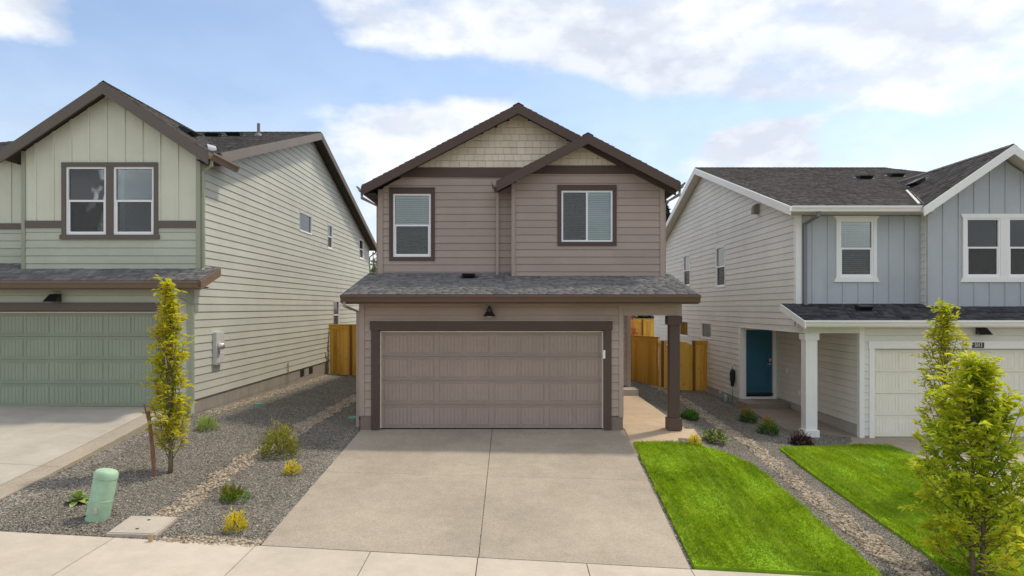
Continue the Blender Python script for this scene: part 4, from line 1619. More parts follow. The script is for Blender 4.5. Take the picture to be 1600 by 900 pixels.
    fp = Frame((XP, 0, 0), (0, 1, 0), (-1, 0, 0))
    lap(H, GR, fp, [(YG + .04, -.30), (YD - .02, -.30), (YD - .02, 2.08), (YG + .04, 2.08)], (), .179, -.30, False)
    box('foundation', XP + .004, XP + .15, YG + .03, YD, -1.0, -.305, M['found_grey'], H)
    rect(H, 'door_bell', fp, 21.55, 21.63, .58, .72, .015, .035, M['vinyl'])
    rect(H, 'outlet_box', fp, 20.55, 20.7, -.02, .14, .015, .05, M['vinyl'])
    box('porch_ceiling', XS, XP, YG + .1, YD, 2.04, 2.10, GR, H)
    mb = MB().box(7.335, 7.62, YG - .06, YG + .225, -.64, 2.0)
    post = mb.build('porch_post', W, H)
    box('post_base', 7.295, 7.66, YG - .1, YG + .265, -.65, -.42, W, post)
    box('post_cap', 7.30, 7.655, YG - .095, YG + .26, 1.83, 1.983, W, post)
    f = front(YG)
    rect(H, 'porch_beam', f, 7.29, XP + .0, 2.0, 2.31, -.26, .03, GR)
    # garage front
    d0, d1, z0, z1 = PX(1365.5, YG), PX(1365.5, YG) + 4.88, -.61, PZ(546, YG)
    op = (d0 - .02, d1 + .02, -1.5, z1 + .02)
    XE = 15.2
    lap(H, GR, f, [(XP + .10, -.56), (XE, -.56), (XE, 2.33), (XP + .10, 2.33)], [op], .179, -.56)
    backing(H, f, [(XP, -.9), (XE, -.9), (XE, 2.36), (XP, 2.36)], [op], GR)
    rect(H, 'corner_board', f, XP - .022, XP + .1, -.62, 2.33, -.1, .034, W)
    garage_door(H, f, d0, d1, z0, z1, M['cream_door'])
    rect(H, 'trim_board', f, d0 - .13, d0 - .004, -.62, z1 + .018, -.12, .045, W)
    rect(H, 'trim_board', f, d1 + .004, d1 + .13, -.62, z1 + .018, -.12, .045, W)
    rect(H, 'trim_board', f, d0 - .155, d1 + .155, z1 + .02, z1 + .215, -.12, .06, W)
    barn_lamp(H, f, PX(1529, YG), 2.06, GR, 1, .95)
    sg = rect(H, 'number_plate', f, PX(1516.5, YG), PX(1534.5, YG), PZ(543.5, YG), PZ(535, YG), .061, .075, M['black_metal'])
    cu = bpy.data.curves.new('digits', 'FONT')
    cu.body = '5013'
    cu.size = .135
    cu.align_x = 'CENTER'
    cu.align_y = 'CENTER'
    cu.extrude = .002
    tmp = bpy.data.objects.new('tmp', cu)
    COL.objects.link(tmp)
    dg = bpy.context.evaluated_depsgraph_get()
    me = bpy.data.meshes.new_from_object(tmp.evaluated_get(dg))
    bpy.data.objects.remove(tmp)
    me.materials.clear()
    me.materials.append(M['white'])
    o = bpy.data.objects.new('house_number', me)
    COL.objects.link(o)
    o.parent = sg
    o.rotation_euler = (math.pi / 2, 0, 0)
    o.scale = (.72, 1, 1)
    o.location = Vector((PX(1525.5, YG), YG - .079, PZ(539.3, YG))) - base_of(H)
    # upper wall with window
    fu = front(YU)
    zt = 5.06
    xb = 10.86
    w0, w1, wz0, wz1 = PX(1311, YU), PX(1364, YU), PZ(433, YU), PZ(344, YU)
    op1 = (w0, w1, wz0, wz1)
    boards(H, BL, fu, [(XS + .12, 2.70), (xb, 2.70), (xb, zt), (XS + .12, zt)], [op1], .405, .31)
    backing(H, fu, [(XS, 2.5), (xb, 2.5), (xb, zt + .15), (XS, zt + .15)], [op1], BL)
    rect(H, 'corner_board', fu, XS - .03, XS + .118, 2.68, zt + .1, -.05, .034, W)
    w = window(H, fu, *op1, 'hung', blind=.98)
    flared_trim(w, fu, *op1, W)
    # bay
    fb = front(YB)
    bx, bs = 12.69, .69
    bz = 6.54
    x0, x1 = PX(1448.5, YB), 14.62
    a0, a1, c0, c1 = PX(1508.5, YB), PX(1562, YB), PX(1574.5, YB), PX(1628, YB)
    vz0, vz1 = PZ(433, YB), PZ(341, YB)
    op2 = (a0, c1, vz0, vz1)
    zs = PZ(333, YB)
    pol = [(x0 + .0, 2.64), (x1, 2.64), (x1, bz - bs * (x1 - bx)), (bx, bz), (x0, bz - bs * (bx - x0))]
    boards(H, BL, fb, pol, [op2], .405, .02)
    backing(H, fb, [(x0, 2.4)] + [(x1, 2.4)] + pol[2:], [op2], BL)
    for (a, b, k) in ((a0, a1, 0), (c0, c1, 1)):
        w = window(H, fb, a, b, vz0, vz1, 'hung', blind=.98)
        if k == 0:
            flared_trim(w, fb, *op2, W)
            rect(w, 'mullion', fb, a1, c0, vz0, vz1, -.05, .04, W)
    lap(H, GR, Frame((x0, 0, 0), (0, 1, 0), (-1, 0, 0)), [(YB + .03, 2.6), (YU, 2.6), (YU, 5.2), (YB + .03, 5.2)], (), .179, 2.6, False)
    # other walls
    box('wall', XS + .1, 18.0, YE - .1, YE, -1, 5.2, GR, H)
    box('wall', 17.9, 18.0, YU, YE, -1, 5.2, GR, H)
    box('wall', x1, 17.9, YU, YU + .1, 2.4, 5.2, BL, H)
    # roofs
    SH = M['shingle_brown']
    X0, XRD, X1 = XS - .36, 14.6, 18.6
    yf = 17.46
    zf = rz - sl * (ry - yf)
    yr = ry + (ry - yf)
    xa, xc, ym = 10.76, 14.6, 18.25
    zm = rz - sl * (ry - ym)
    roof(H, (X0, yf, zf), (xa, yf, zf), (X0, ry, rz), (xa, ry, rz), SH, .14, soffit=M['soffit_white'], cap=True)
    roof(H, (xa + .002, ym, zm), (xc, ym, zm), (xa + .002, ry, rz), (xc, ry, rz), SH, .14, soffit=M['soffit_white'], cap=True)
    roof(H, (xc + .002, yf + .4, zf + .4 * sl), (X1, yf + .4, zf + .4 * sl), (xc + .002, ry, rz), (xc + .02, ry, rz), SH, .14, soffit=M['soffit_white'])
    roof(H, (X0, yr, zf), (X1, yr, zf), (X0, ry, rz), (XRD, ry, rz), SH, .14, soffit=M['soffit_white'], detail=False)
    roof(H, (X1, yf, zf), (X1, yr, zf), (XRD, ry - .01, rz), (XRD, ry + .01, rz), SH, .14, soffit=M['soffit_white'], detail=False)
    rake_board_y(H, 'rake_board', X0 - .04, X0 - .001, ((yf, zf - .008), (ry, rz - .008)), .22, W)
    rake_board_y(H, 'rake_board', X0 - .04, X0 - .001, ((yr, zf - .008), (ry, rz - .008)), .22, W)
    gutter(H, X0 - .03, 10.75, yf - .003, zf - .005, W, .14, .12)
    box('soffit', X0 + .05, xb, yf + .02, YU - .005, zf - .16, zf - .142, M['soffit_white'], H)
    prz, pe = 6.76, 2.28
    ze = prz - bs * pe
    yb, yk = 17.28, 22.9
    roof(H, (bx - pe, yb, ze), (bx - pe, yk, ze), (bx, yb, prz), (bx, yk, prz), SH, .13, soffit=M['soffit_white'], cap=True)
    roof(H, (bx + pe, yb, ze), (bx + pe, yk, ze), (bx, yb, prz), (bx, yk, prz), SH, .13, soffit=M['soffit_white'])
    for s in (-1, 1):
        rake_board(H, 'barge_board', yb - .042, yb - .002, ((bx + s * pe, ze - .006), (bx, prz - .006)), .23, W)
    downspout(H, [(XS + .32, yf - .06, zf - .14), (XS + .32, yf - .03, zf - .25), (XS + .20, YU - .06, zf - .40), (XS + .20, YU - .06, 2.78), (XS + .20, YU - .14, 2.70)], M['pipe_grey'], .085, .06)
    # garage roof
    ye, zge = 16.58, 2.335
    sg_ = .285
    zr_ = lambda y: zge + sg_ * (y - ye)
    gx0, gx1 = XS - .40, 15.6
    roof(H, (gx0, ye, zge), (gx1, ye, zge), (gx0, YB - .0, zr_(YB)), (gx1, YB, zr_(YB)), M['shingle_dark'], .1, soffit=M['soffit_white'])
    roof(H, (gx0, YB + .01, zr_(YB + .01)), (x0 - .02, YB + .01, zr_(YB + .01)), (gx0, YU + .02, zr_(YU + .02)), (x0 - .02, YU + .02, zr_(YU + .02)), M['shingle_dark'], .1, soffit=M['soffit_white'])
    gutter(H, gx0 - .0, gx1, ye - .008, zge - .006, W, .13, .12)
    rect(H, 'fascia_board', front(ye), gx0, gx1, zge - .17, zge - .015, -.04, 0, W)
    rake_board_y(H, 'rake_board', gx0 - .035, gx0 - .001, ((ye - .1, zge - .03), (YU + .0, zr_(YU) - .005)), .17, W)
    box('soffit', gx0 + .02, gx1, ye + .045, YG - .035, zge - .13, zge - .11, M['soffit_white'], H)
    roof_vent(H, (PX(1351, 17.4), 17.35, zr_(17.35) + .01), (0, 1, sg_), .22)
    # roof furniture
    rzat = lambda y: rz - sl * (ry - y)
    y = 22.6
    for px, yy in ((1353, 23.0), (1402, 23.6)):
        roof_vent(H, (PX(px, yy), yy, rzat(yy) + .01), (0, 1, sl), .3)
    # vent on the bay slope and the white valley strip
    xx = 11.95
    roof_vent(H, (xx, 20.3, prz - bs * (bx - xx) + .01), (1, 0, bs), .32)

    def val(z):
        return Vector((bx - (prz - z) / bs, ry - (rz - z) / sl, z))
    a, b = val(5.28), val(6.05)
    for off in (-.09, .05):
        e = Vector((off, 0, .05))
        MB().hull2([a + e, a + e + Vector((.07, 0, .01)), b + e + Vector((.07, 0, .01)), b + e],
                   [a + e - Vector((0, 0, .06)), a + e + Vector((.07, 0, -.05)), b + e + Vector((.07, 0, -.05)), b + e - Vector((0, 0, .06))]).build('valley_flashing', M['steel'], H, fix=True)
    return H


def flared_trim(w, fr, s0, s1, z0, z1, mat, tw=.085):
    rect(w, 'trim_board', fr, s0 - tw, s0, z0, z1, -.01, .042, mat)
    rect(w, 'trim_board', fr, s1, s1 + tw, z0, z1, -.01, .042, mat)
    for (a, b, k) in ((z1, z1 + .11, 1), (z0 - .13, z0, 0)):
        e0, e1 = (tw, tw + .07) if k else (tw + .07, tw)
        q = [(s0 - e0, a), (s1 + e0, a), (s1 + e1, b), (s0 - e1, b)]
        MB().hull2([fr.p(s, z, .047) for s, z in q], [fr.p(s, z, -.01) for s, z in q]).build('trim_board', mat, w, fix=True)


build_brown()
build_green()
build_grey()


# ------------------------------------------------------------------ fences
def fence(name, label, A, B, z, h, cap=True, posts=(0, 1), arch=None, picket=.142, dark=(), nsign=-1, zs=None):
    """board fence from A to B (plan points); arch=(t0, t1) gives that stretch a curved top"""
    A, B = Vector((A[0], A[1], 0)), Vector((B[0], B[1], 0))
    L = (B - A).length
    u = (B - A).normalized()
    n = Vector((u.y, -u.x, 0))
    fr = Frame(A, u, n)
    R = root(name, (A.x, A.y, z), label, 'fence', 'cedar fences between the houses')
    k = int(round(L / picket))
    shared = {}
    for i in range(k):
        s0, s1 = i * L / k + .002, (i + 1) * L / k - .002
        top = z + h
        if arch and arch[0] <= (s0 + s1) / 2 / L <= arch[1]:
            m = (arch[0] + arch[1]) / 2
            t0 = ((s0 / L) - m) / ((arch[1] - arch[0]) / 2)
            t1 = ((s1 / L) - m) / ((arch[1] - arch[0]) / 2)
            hh = [z + h - .34 + .30 * math.sqrt(max(0, 1 - t * t * .92)) for t in (t0, t1)]
            poly = [(s0, z + .03), (s1, z + .03), (s1, hh[1]), (s0, hh[0])]
            piece(R, 'picket', fr, poly, lambda a, b: .012 + rnd.uniform(-.001, .001), -.008, M['cedar'])
            continue
        key = round(s1 - s0, 3)
        if key not in shared:
            o = rect(R, 'picket', fr, s0, s1, z + .03, top, -.008, .012, M['cedar'])
            shared[key] = (o, s0)
        else:
            src, sb = shared[key]
            o = src.copy()
            COL.objects.link(o)
            o.location = Vector(o.location) + u * (s0 - sb) + n * rnd.uniform(-.003, .003)
    a0, a1 = (arch if arch else (2, 2))
    spans = [(0, L)] if not arch else [(0, a0 * L), (a1 * L, L)]
    for (s0, s1) in spans:
        if s1 - s0 < .05:
            continue
        rect(R, 'top_rail', fr, s0, s1, z + h - .16, z + h - .01, .013, .035, M['cedar'])
        if cap:
            rect(R, 'cap_rail', fr, s0 - .02, s1 + .02, z + h + .002, z + h + .035, -.06, .06, M['cedar'])
    for q in (.3, h - .3):
        rect(R, 'back_rail', fr, 0, L, z + q, z + q + .09, -.05, -.01, M['cedar'])
    for t in posts:
        s = t * L
        rect(R, 'post', fr, s - .05, s + .05, z - .05, z + h + (.0 if cap else .0) - .004, -.10, .04, M['cedar_dark'])
    return R


XSL = -7.13
fence('wooden_fence', 'cedar fence standing between the green house and the brown house', (XSL + .03, 26.6), (-3.33, 26.6), T(-6.2, 26.6) - .02, 1.98, posts=(.22,))
zfr = -.55
fence('wooden_fence', 'cedar fence with an arched gate standing against the off-white siding', (5.62, 26.1), (7.47, 26.1), zfr, 1.93, posts=(.07, .72), arch=(.18, .70), cap=False)
fence('wooden_fence', 'cedar fence panel angling back from the arched gate behind the brown porch', (3.72, 30.7), (5.60, 26.12), zfr + .05, 1.98, posts=())
fence('wooden_fence', 'pale cedar fence far behind the angled fence panel', (4.5, 39.5), (8.3, 39.5), -.25, 2.2, posts=(.33, .8))


# ------------------------------------------------------------------ foliage
def leaf_mesh(name, P, D, N, length, width, mat, parent, tone, fold=.25):
    """P leaf bases, D directions, N face normals (all n x 3)"""
    n = len(P)
    P, D, N = (np.asarray(a, dtype=np.float64) for a in (P, D, N))
    D /= np.linalg.norm(D, axis=1, keepdims=True) + 1e-9
    Sd = np.cross(D, N)
    Sd /= np.linalg.norm(Sd, axis=1, keepdims=True) + 1e-9
    Nn = np.cross(Sd, D)
    length = np.asarray(length).reshape(-1, 1) * np.ones((n, 1))
    width = np.asarray(width).reshape(-1, 1) * np.ones((n, 1))
    mid = P + D * length * .45
    V = np.empty((n, 4, 3))
    V[:, 0] = P
    V[:, 1] = mid + Sd * width * .5 + Nn * width * fold
    V[:, 2] = P + D * length - Nn * length * .12
    V[:, 3] = mid - Sd * width * .5 + Nn * width * fold
    o = np.arange(n)[:, None] * 4
    Fc = np.concatenate([o + np.array([0, 1, 2]), o + np.array([0, 2, 3])], axis=1)
    return np_mesh(name, V, Fc, 3, mat, parent, {'tone': np.repeat(np.clip(tone, 0, 1), 2)})


def unit(rs, n):
    v = rs.normal(size=(n, 3))
    return v / np.linalg.norm(v, axis=1, keepdims=True)


def hornbeam(label, base, h, prof, seed, nbr, lpb, leaf=.075, mat='leaf_tree', stems=1, first=.10, gold=None, spread=1.0):
    """upright hornbeam: stems, steep branches, rows of leaves along every twig"""
    rs = np.random.RandomState(seed)
    R = root('hornbeam_tree', base, label, 'tree', 'young hornbeam trees')
    base = Vector(base)
    tr = MB()
    axes = []
    for s in range(stems):
        a = rs.uniform(0, 6.28)
        off = Vector((math.cos(a), math.sin(a), 0)) * (.05 if stems > 1 else 0)
        pts, rad = [], []
        for i in range(12):
            t = i / 11
            w = Vector((math.sin(t * 7 + s * 2.1 + seed) * .03, math.cos(t * 6 + s + seed) * .03, 0)) * t
            pts.append(base + off * (1 + 2.0 * t * (1 - t)) + w + Vector((0, 0, h * t * (.97 if s == 0 else .8) - .06 * (1 - t))))
            rad.append(.030 * (1 - t) ** .8 + .004)
        tr.tube(pts, rad, 7)
        axes.append(pts)
    tr.build('trunk', M['bark'], R, True, True)
    br = MB()
    P, D, N, Ln, Tn = [], [], [], [], []

    def rad_at(t):
        return float(np.interp(t, [p[0] for p in prof], [p[1] for p in prof]))

    def leaves_along(pts, count, tcol):
        for _ in range(count):
            t = rs.uniform(.12, 1.0) * (len(pts) - 1)
            i = min(int(t), len(pts) - 2)
            p = pts[i].lerp(pts[i + 1], t - i)
            ax = (pts[i + 1] - pts[i]).normalized()
            side = ax.cross(Vector((0, 0, 1)))
            if side.length < .1:
                side = Vector((1, 0, 0))
            side.normalize()
            ang = rs.uniform(0, 6.28)
            out = (Vector((math.cos(ang), math.sin(ang), 0)) * .8 + side * rs.choice((-1, 1)) * .6 + ax * .55 + Vector((0, 0, rs.uniform(-.35, .25))))
            P.append(p + out.normalized() * rs.uniform(0, .03))
            D.append(out)
            N.append(Vector((0, 0, 1)) + Vector(rs.normal(size=3)) * .32)
            Ln.append(leaf * rs.uniform(.65, 1.2))
            Tn.append(np.clip(tcol + rs.normal() * .16, 0, .95 if rs.rand() > .02 else 1.0))
    for b in range(nbr):
        t0 = first + (1 - first) * (b + rs.rand()) / nbr * .93
        axp = axes[b % stems]
        q = min(t0, .96) * (len(axp) - 1)
        p0 = axp[int(q)].lerp(axp[min(int(q) + 1, len(axp) - 1)], q - int(q))
        a = b * 2.399 + rs.uniform(-.5, .5)
        tgt = min(.99, t0 + rs.uniform(.08, .20))
        r = rad_at(tgt) * rs.uniform(.55, 1.08) * spread
        end = Vector((base.x + math.cos(a) * r, base.y + math.sin(a) * r, base.z + h * tgt + rs.uniform(-.05, .08)))
        mid = p0.lerp(end, .5) + Vector((math.cos(a), math.sin(a), 0)) * r * .12 + Vector((0, 0, -.03))
        pts = [p0, p0.lerp(mid, .5), mid, mid.lerp(end, .5) + Vector((0, 0, .01)), end]
        br.tube(pts, [.010, .008, .006, .004, .002], 5)
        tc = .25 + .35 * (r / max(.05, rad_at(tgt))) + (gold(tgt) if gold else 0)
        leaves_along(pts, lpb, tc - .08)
        for _ in range(3):
            k = rs.uniform(.3, .95) * 4
            i = min(int(k), 3)
            s0 = pts[i].lerp(pts[i + 1], k - i)
            dr = (Vector(rs.normal(size=3)) * .55 + Vector((math.cos(a), math.sin(a), .75))).normalized()
            ln = rs.uniform(.10, .26) * (h / 3.2)
            tw = [s0, s0 + dr * ln * .5 + Vector((0, 0, .01)), s0 + dr * ln]
            br.tube(tw, [.0035, .0025, .0015], 4)
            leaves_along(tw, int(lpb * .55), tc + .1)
    br.build('branches', M['bark'], R, False, True)
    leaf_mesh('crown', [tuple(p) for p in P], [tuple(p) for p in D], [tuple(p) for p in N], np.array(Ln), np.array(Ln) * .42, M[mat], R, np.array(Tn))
    return R


def gpt(px, py):
    x, y = G(px, py)
    return (x, y, T(x, y))


bx_, by_, bz_ = gpt(264, 738)
hornbeam('slim yellow green tree growing in gravel beside a leaning wooden stake', (bx_, by_, bz_), 3.18,
         [(0, .10), (.10, .20), (.22, .28), (.34, .29), (.45, .23), (.6, .26), (.76, .21), (.86, .15), (.93, .05), (1, .02)], 5, 74, 22, .09, stems=2, first=.07,
         gold=lambda t: .05 + .12 * (t > .8))
hornbeam('slender green tree standing behind a broad golden tree on the far lawn', (PX(1476, 12.2), 12.2, T(PX(1476, 12.2), 12.2)), 3.42,
         [(0, .12), (.15, .30), (.3, .42), (.5, .46), (.7, .38), (.86, .26), (.95, .1), (1, .03)], 11, 76, 21, .092, stems=1, first=.12, gold=lambda t: -.02)
hornbeam('broad golden green tree with loose arching branches growing beside the sidewalk', (PX(1526, 9.0), 9.0, T(PX(1526, 9.0), 9.0)), 2.90,
         [(0, .55), (.08, .8), (.2, .88), (.35, .80), (.5, .70), (.68, .60), (.82, .48), (.93, .28), (1, .08)], 23, 118, 28, .112, 'leaf_tree_gold', 2, .03,
         gold=lambda t: .12 - .25 * math.exp(-((t - .62) / .16) ** 2))


def ball_shrub(name, label, px, py, r, h, mat, n, leaf, seed, up=.35, tonef=None, stems=7, asp=.45, group='low shrubs planted in the gravel'):
    rs = np.random.RandomState(seed)
    x, y, z = gpt(px, py)
    R = root(name, (x, y, z), label, 'shrub', group)
    u = unit(rs, n)
    u[:, 2] = np.abs(u[:, 2]) * 1.05 - .08
    k = rs.uniform(.35, 1.0, size=(n, 1)) ** .6
    lump = 1 + .20 * np.sin(u[:, :1] * 7 + seed) * np.cos(u[:, 1:2] * 6 + seed * 2) + .10 * rs.normal(size=(n, 1))
    p = u * k * lump * np.array([r, r, h * .9]) + np.array([x, y, z + h * .08])
    p[:, 2] = np.maximum(p[:, 2], z + .012)
    d = u * .8 + np.array([0, 0, up]) + rs.normal(size=(n, 3)) * .45
    nn = np.array([0, 0, 1.0]) + rs.normal(size=(n, 3)) * .5
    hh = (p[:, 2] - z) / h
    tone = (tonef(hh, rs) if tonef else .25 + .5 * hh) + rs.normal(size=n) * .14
    ln = leaf * rs.uniform(.6, 1.25, n)
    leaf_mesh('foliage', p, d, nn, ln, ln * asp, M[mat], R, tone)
    st = MB()
    for _ in range(stems):
        a, rr = rs.uniform(0, 6.28), rs.uniform(.3, .85)
        st.tube([(x, y, z - .02), (x + math.cos(a) * r * rr * .4, y + math.sin(a) * r * rr * .4, z + h * .45), (x + math.cos(a) * r * rr * .85, y + math.sin(a) * r * rr * .85, z + h * .88)],
                [.008, .006, .002], 5)
    st.build('stems', M['bark'], R, False, True)
    return R


ball_shrub('shrub', 'twiggy olive bush beside the tan rock strip', 437, 712, .36, .62, 'leaf_olive', 1500, .055, 1)
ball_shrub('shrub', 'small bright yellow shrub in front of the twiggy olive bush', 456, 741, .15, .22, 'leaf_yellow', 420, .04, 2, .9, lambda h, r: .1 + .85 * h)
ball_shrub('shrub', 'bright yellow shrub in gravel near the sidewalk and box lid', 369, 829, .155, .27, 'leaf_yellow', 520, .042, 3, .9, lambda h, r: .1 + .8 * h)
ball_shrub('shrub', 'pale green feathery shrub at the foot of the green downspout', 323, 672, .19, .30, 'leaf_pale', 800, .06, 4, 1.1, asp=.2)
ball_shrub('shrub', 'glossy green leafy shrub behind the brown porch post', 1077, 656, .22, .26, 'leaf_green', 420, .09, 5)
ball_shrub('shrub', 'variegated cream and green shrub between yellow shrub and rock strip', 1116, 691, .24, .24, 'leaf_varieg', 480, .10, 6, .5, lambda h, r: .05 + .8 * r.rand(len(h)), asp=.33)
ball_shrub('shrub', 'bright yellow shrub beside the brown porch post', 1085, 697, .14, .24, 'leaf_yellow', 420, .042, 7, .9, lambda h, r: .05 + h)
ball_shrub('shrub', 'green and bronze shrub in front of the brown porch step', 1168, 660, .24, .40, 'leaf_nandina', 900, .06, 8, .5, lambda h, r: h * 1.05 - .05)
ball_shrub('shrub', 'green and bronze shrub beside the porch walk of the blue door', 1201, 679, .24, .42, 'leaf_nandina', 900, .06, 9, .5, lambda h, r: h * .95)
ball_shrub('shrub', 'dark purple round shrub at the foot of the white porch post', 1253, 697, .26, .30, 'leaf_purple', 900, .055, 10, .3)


def tuft(label, px, py, seed):
    """grassy clump with a leafy base"""
    rs = np.random.RandomState(seed)
    x, y, z = gpt(px, py)
    R = root('grass_clump', (x, y, z), label, 'plant', 'low shrubs planted in the gravel')
    n = 150
    a = rs.uniform(0, 6.28, n)
    r = rs.uniform(0, .10, n)
    p = np.stack([x + np.cos(a) * r, y + np.sin(a) * r, np.full(n, z)], 1)
    d = np.stack([np.cos(a) * .5 + rs.normal(size=n) * .25, np.sin(a) * .5 + rs.normal(size=n) * .25, np.ones(n)], 1)
    leaf_mesh('blades', p, d, rs.normal(size=(n, 3)), rs.uniform(.14, .32, n), .010, M['leaf_olive'], R, rs.uniform(.1, .7, n))
    n = 220
    u = unit(rs, n)
    p = np.stack([x + .06 + u[:, 0] * .20, y + u[:, 1] * .16, z + .02 + np.abs(u[:, 2]) * .10], 1)
    leaf_mesh('foliage', p, u + np.array([0, 0, .5]), np.array([0, 0, 1.0]) + rs.normal(size=(n, 3)) * .4, rs.uniform(.03, .06, n), .022, M['leaf_green'], R, rs.uniform(.3, .95, n))


tuft('grassy green clump in the gravel between two yellow shrubs', 362, 782, 31)


def rosette():
    x, y, z = gpt(122, 786)
    R = root('broad_leaf_plant', (x, y, z), 'low plant with broad pale green leaves beside the utility pedestal', 'plant')
    rs = random.Random(4)
    b = NB('broad_leaf')
    c = b.mix(b.rng(b.noise(9, 3), .35, .65, 0, 1), (.16, .30, .05), (.46, .54, .16))
    c = b.scale_col(c, b.rng(b.objrand(), 0, 1, .7, 1.25))
    m = b.done(c, .45, .4)
    for i in range(20):
        a = i * 2.399
        t = i / 19
        el = .15 + 1.05 * t
        L = .20 - .05 * t
        mb = MB()
        dv = Vector((math.cos(a) * math.cos(el), math.sin(a) * math.cos(el), math.sin(el)))
        sd = Vector((-math.sin(a), math.cos(a), 0))
        nn = sd.cross(dv) * -1
        prof = [(0, .012), (.25, .026), (.55, .045), (.8, .042), (.95, .02), (1, .004)]
        o = Vector((x, y, z + .02 + .03 * t))
        for s, w in prof:
            bend = Vector((0, 0, -.10 * s * s * (1 - t)))
            cc = o + dv * L * s + bend
            mb.v += [tuple(cc - sd * w + nn * w * .35), tuple(cc), tuple(cc + sd * w + nn * w * .35)]
        for k in range(len(prof) - 1):
            q = k * 3
            mb.f += [(q, q + 1, q + 4, q + 3), (q + 1, q + 2, q + 5, q + 4)]
        mb.build('leaf', m, R, True)


rosette()


# ------------------------------------------------------------------ small things in the yards
def pedestal():
    x, y, z = gpt(151, 810)
    R = root('utility_pedestal', (x, y, z), 'leaning pale green utility pedestal in gravel', 'utility box')
    r, h = .148, .66
    lean = Vector((.17, .06, 1)).normalized()
    mb = MB().lathe((x, y, z - .05), [(r * .99, 0), (r, .02), (r, .05 + h * .82), (r * 1.0, .05 + h * .84)], 36, lean)
    mb.build('body', M['pedestal'], R, True, True)
    c = Vector((x, y, z - .05)) + lean * (.05 + h * .835)
    MB().lathe(c, [(r * 1.02, 0), (r * 1.03, .01), (r * 1.03, .05), (r * .98, .085), (r * .86, .11), (r * .6, .125), (r * .2, .13)], 36, lean).build('cap', M['pedestal'], R, True, True)
    MB().lathe((x - .08, y - .128, z + .07), [(.014, 0), (.014, .012), (.006, .014)], 12, Vector((0, -1, 0))).build('bolt', M['black_metal'], R, fix=True)
    q = Vector((x, y, z - .05)) + lean * .30
    MB().lathe(q, [(r * 1.0, 0), (r * 1.018, .004), (r * 1.018, .014), (r * 1.0, .018)], 36, lean).build('seam', M['pedestal'], R, True, True)
    MB().box(x + .045, x + .09, y - .150, y - .12, z + .10, z + .19).build('hasp', M['steel'], R)


pedestal()


def meter_lid():
    a, b, c, d = G(166, 839), G(243, 841), G(277, 813), G(205, 811)
    cx, cy = (a[0] + c[0]) / 2, (a[1] + c[1]) / 2
    R = root('utility_vault_lid', (cx, cy, T(cx, cy)), 'tan concrete utility vault lid set in gravel beside the sidewalk', 'vault lid')
    poly = [a, b, c, d]
    zf = lambda x, y: T(x, y)
    sheet('frame', poly, .045, .1, M['lid'], R, zf)
    k = .93
    sheet('cover', [(cx + (p[0] - cx) * k, cy + (p[1] - cy) * k) for p in poly], .055, .03, M['lid'], R, zf)
    for t in (.25, .75):
        p = (a[0] * .5 + b[0] * .5) * (1 - t) + (c[0] * .5 + d[0] * .5) * t, (a[1] * .5 + b[1] * .5) * (1 - t) + (c[1] * .5 + d[1] * .5) * t
        MB().lathe((p[0], p[1], T(*p) + .054), [(.022, 0), (.022, .004), (.012, .005)], 12).build('bolt', M['rubber'], R, fix=True)


meter_lid()


def stakes():
    x, y, z = gpt(241, 744)
    R = root('wooden_stake', (x, y, z), 'weathered wooden stake leaning beside the slim tree', 'stake')
    rs = random.Random(2)
    pts = [Vector((x, y, z - .05)), Vector((x - .02, y, z + .35)), Vector((x - .07, y + .02, z + .72)), Vector((x - .115, y + .03, z + 1.06))]
    MB().tube(pts, [.028, .034, .03, .026], 6).build('shaft', M['stake'], R, False, True)
    MB().tube([pts[2] + Vector((-.02, 0, .1)), Vector((x - .17, y, z + 1.18))], [.014, .012], 5).build('splinter', M['stake'], R, False, True)
    MB().tube([pts[2] + Vector((-.035, -.02, 0)), pts[2] + Vector((.04, -.03, .01)), Vector((x + .22, y + .1, z + .70))], [.006] * 3, 5).build('tie', plain('orange_tie', (.45, .16, .05), .7), R, False, True)
    x, y, z = gpt(235, 848)
    mb = MB().box(x - .022, x + .022, y - .015, y + .015, z - .05, z + .11)
    o = mb.build('stake_stub', paint('raw_stake_wood', (.48, .34, .18), grain=VG), None)
    tag(o, 'short pale wooden stub standing beside the vault lid', 'stake')


stakes()


def valve_covers():
    for px, py, s, lab in ((553, 654, .15, 'green plastic valve cover beside the brown garage corner'), (404, 633, .12, 'small green valve cover in gravel near the green house foundation')):
        x, y, z = gpt(px, py)
        R = root('valve_cover', (x, y, z), lab, 'valve cover')
        MB().hull2([(x - s, y - s * .7, z - .03), (x + s, y - s * .7, z - .03), (x + s, y + s * .7, z - .03), (x - s, y + s * .7, z - .03)],
                   [(x - s * .94, y - s * .66, z + .035), (x + s * .94, y - s * .66, z + .035), (x + s * .94, y + s * .66, z + .035), (x - s * .94, y + s * .66, z + .035)]).build('rim', M['valve'], R, fix=True)
        MB().box(x - s * .8, x + s * .8, y - s * .53, y + s * .53, z + .034, z + .042).build('lid', M['valve'], R)


valve_covers()


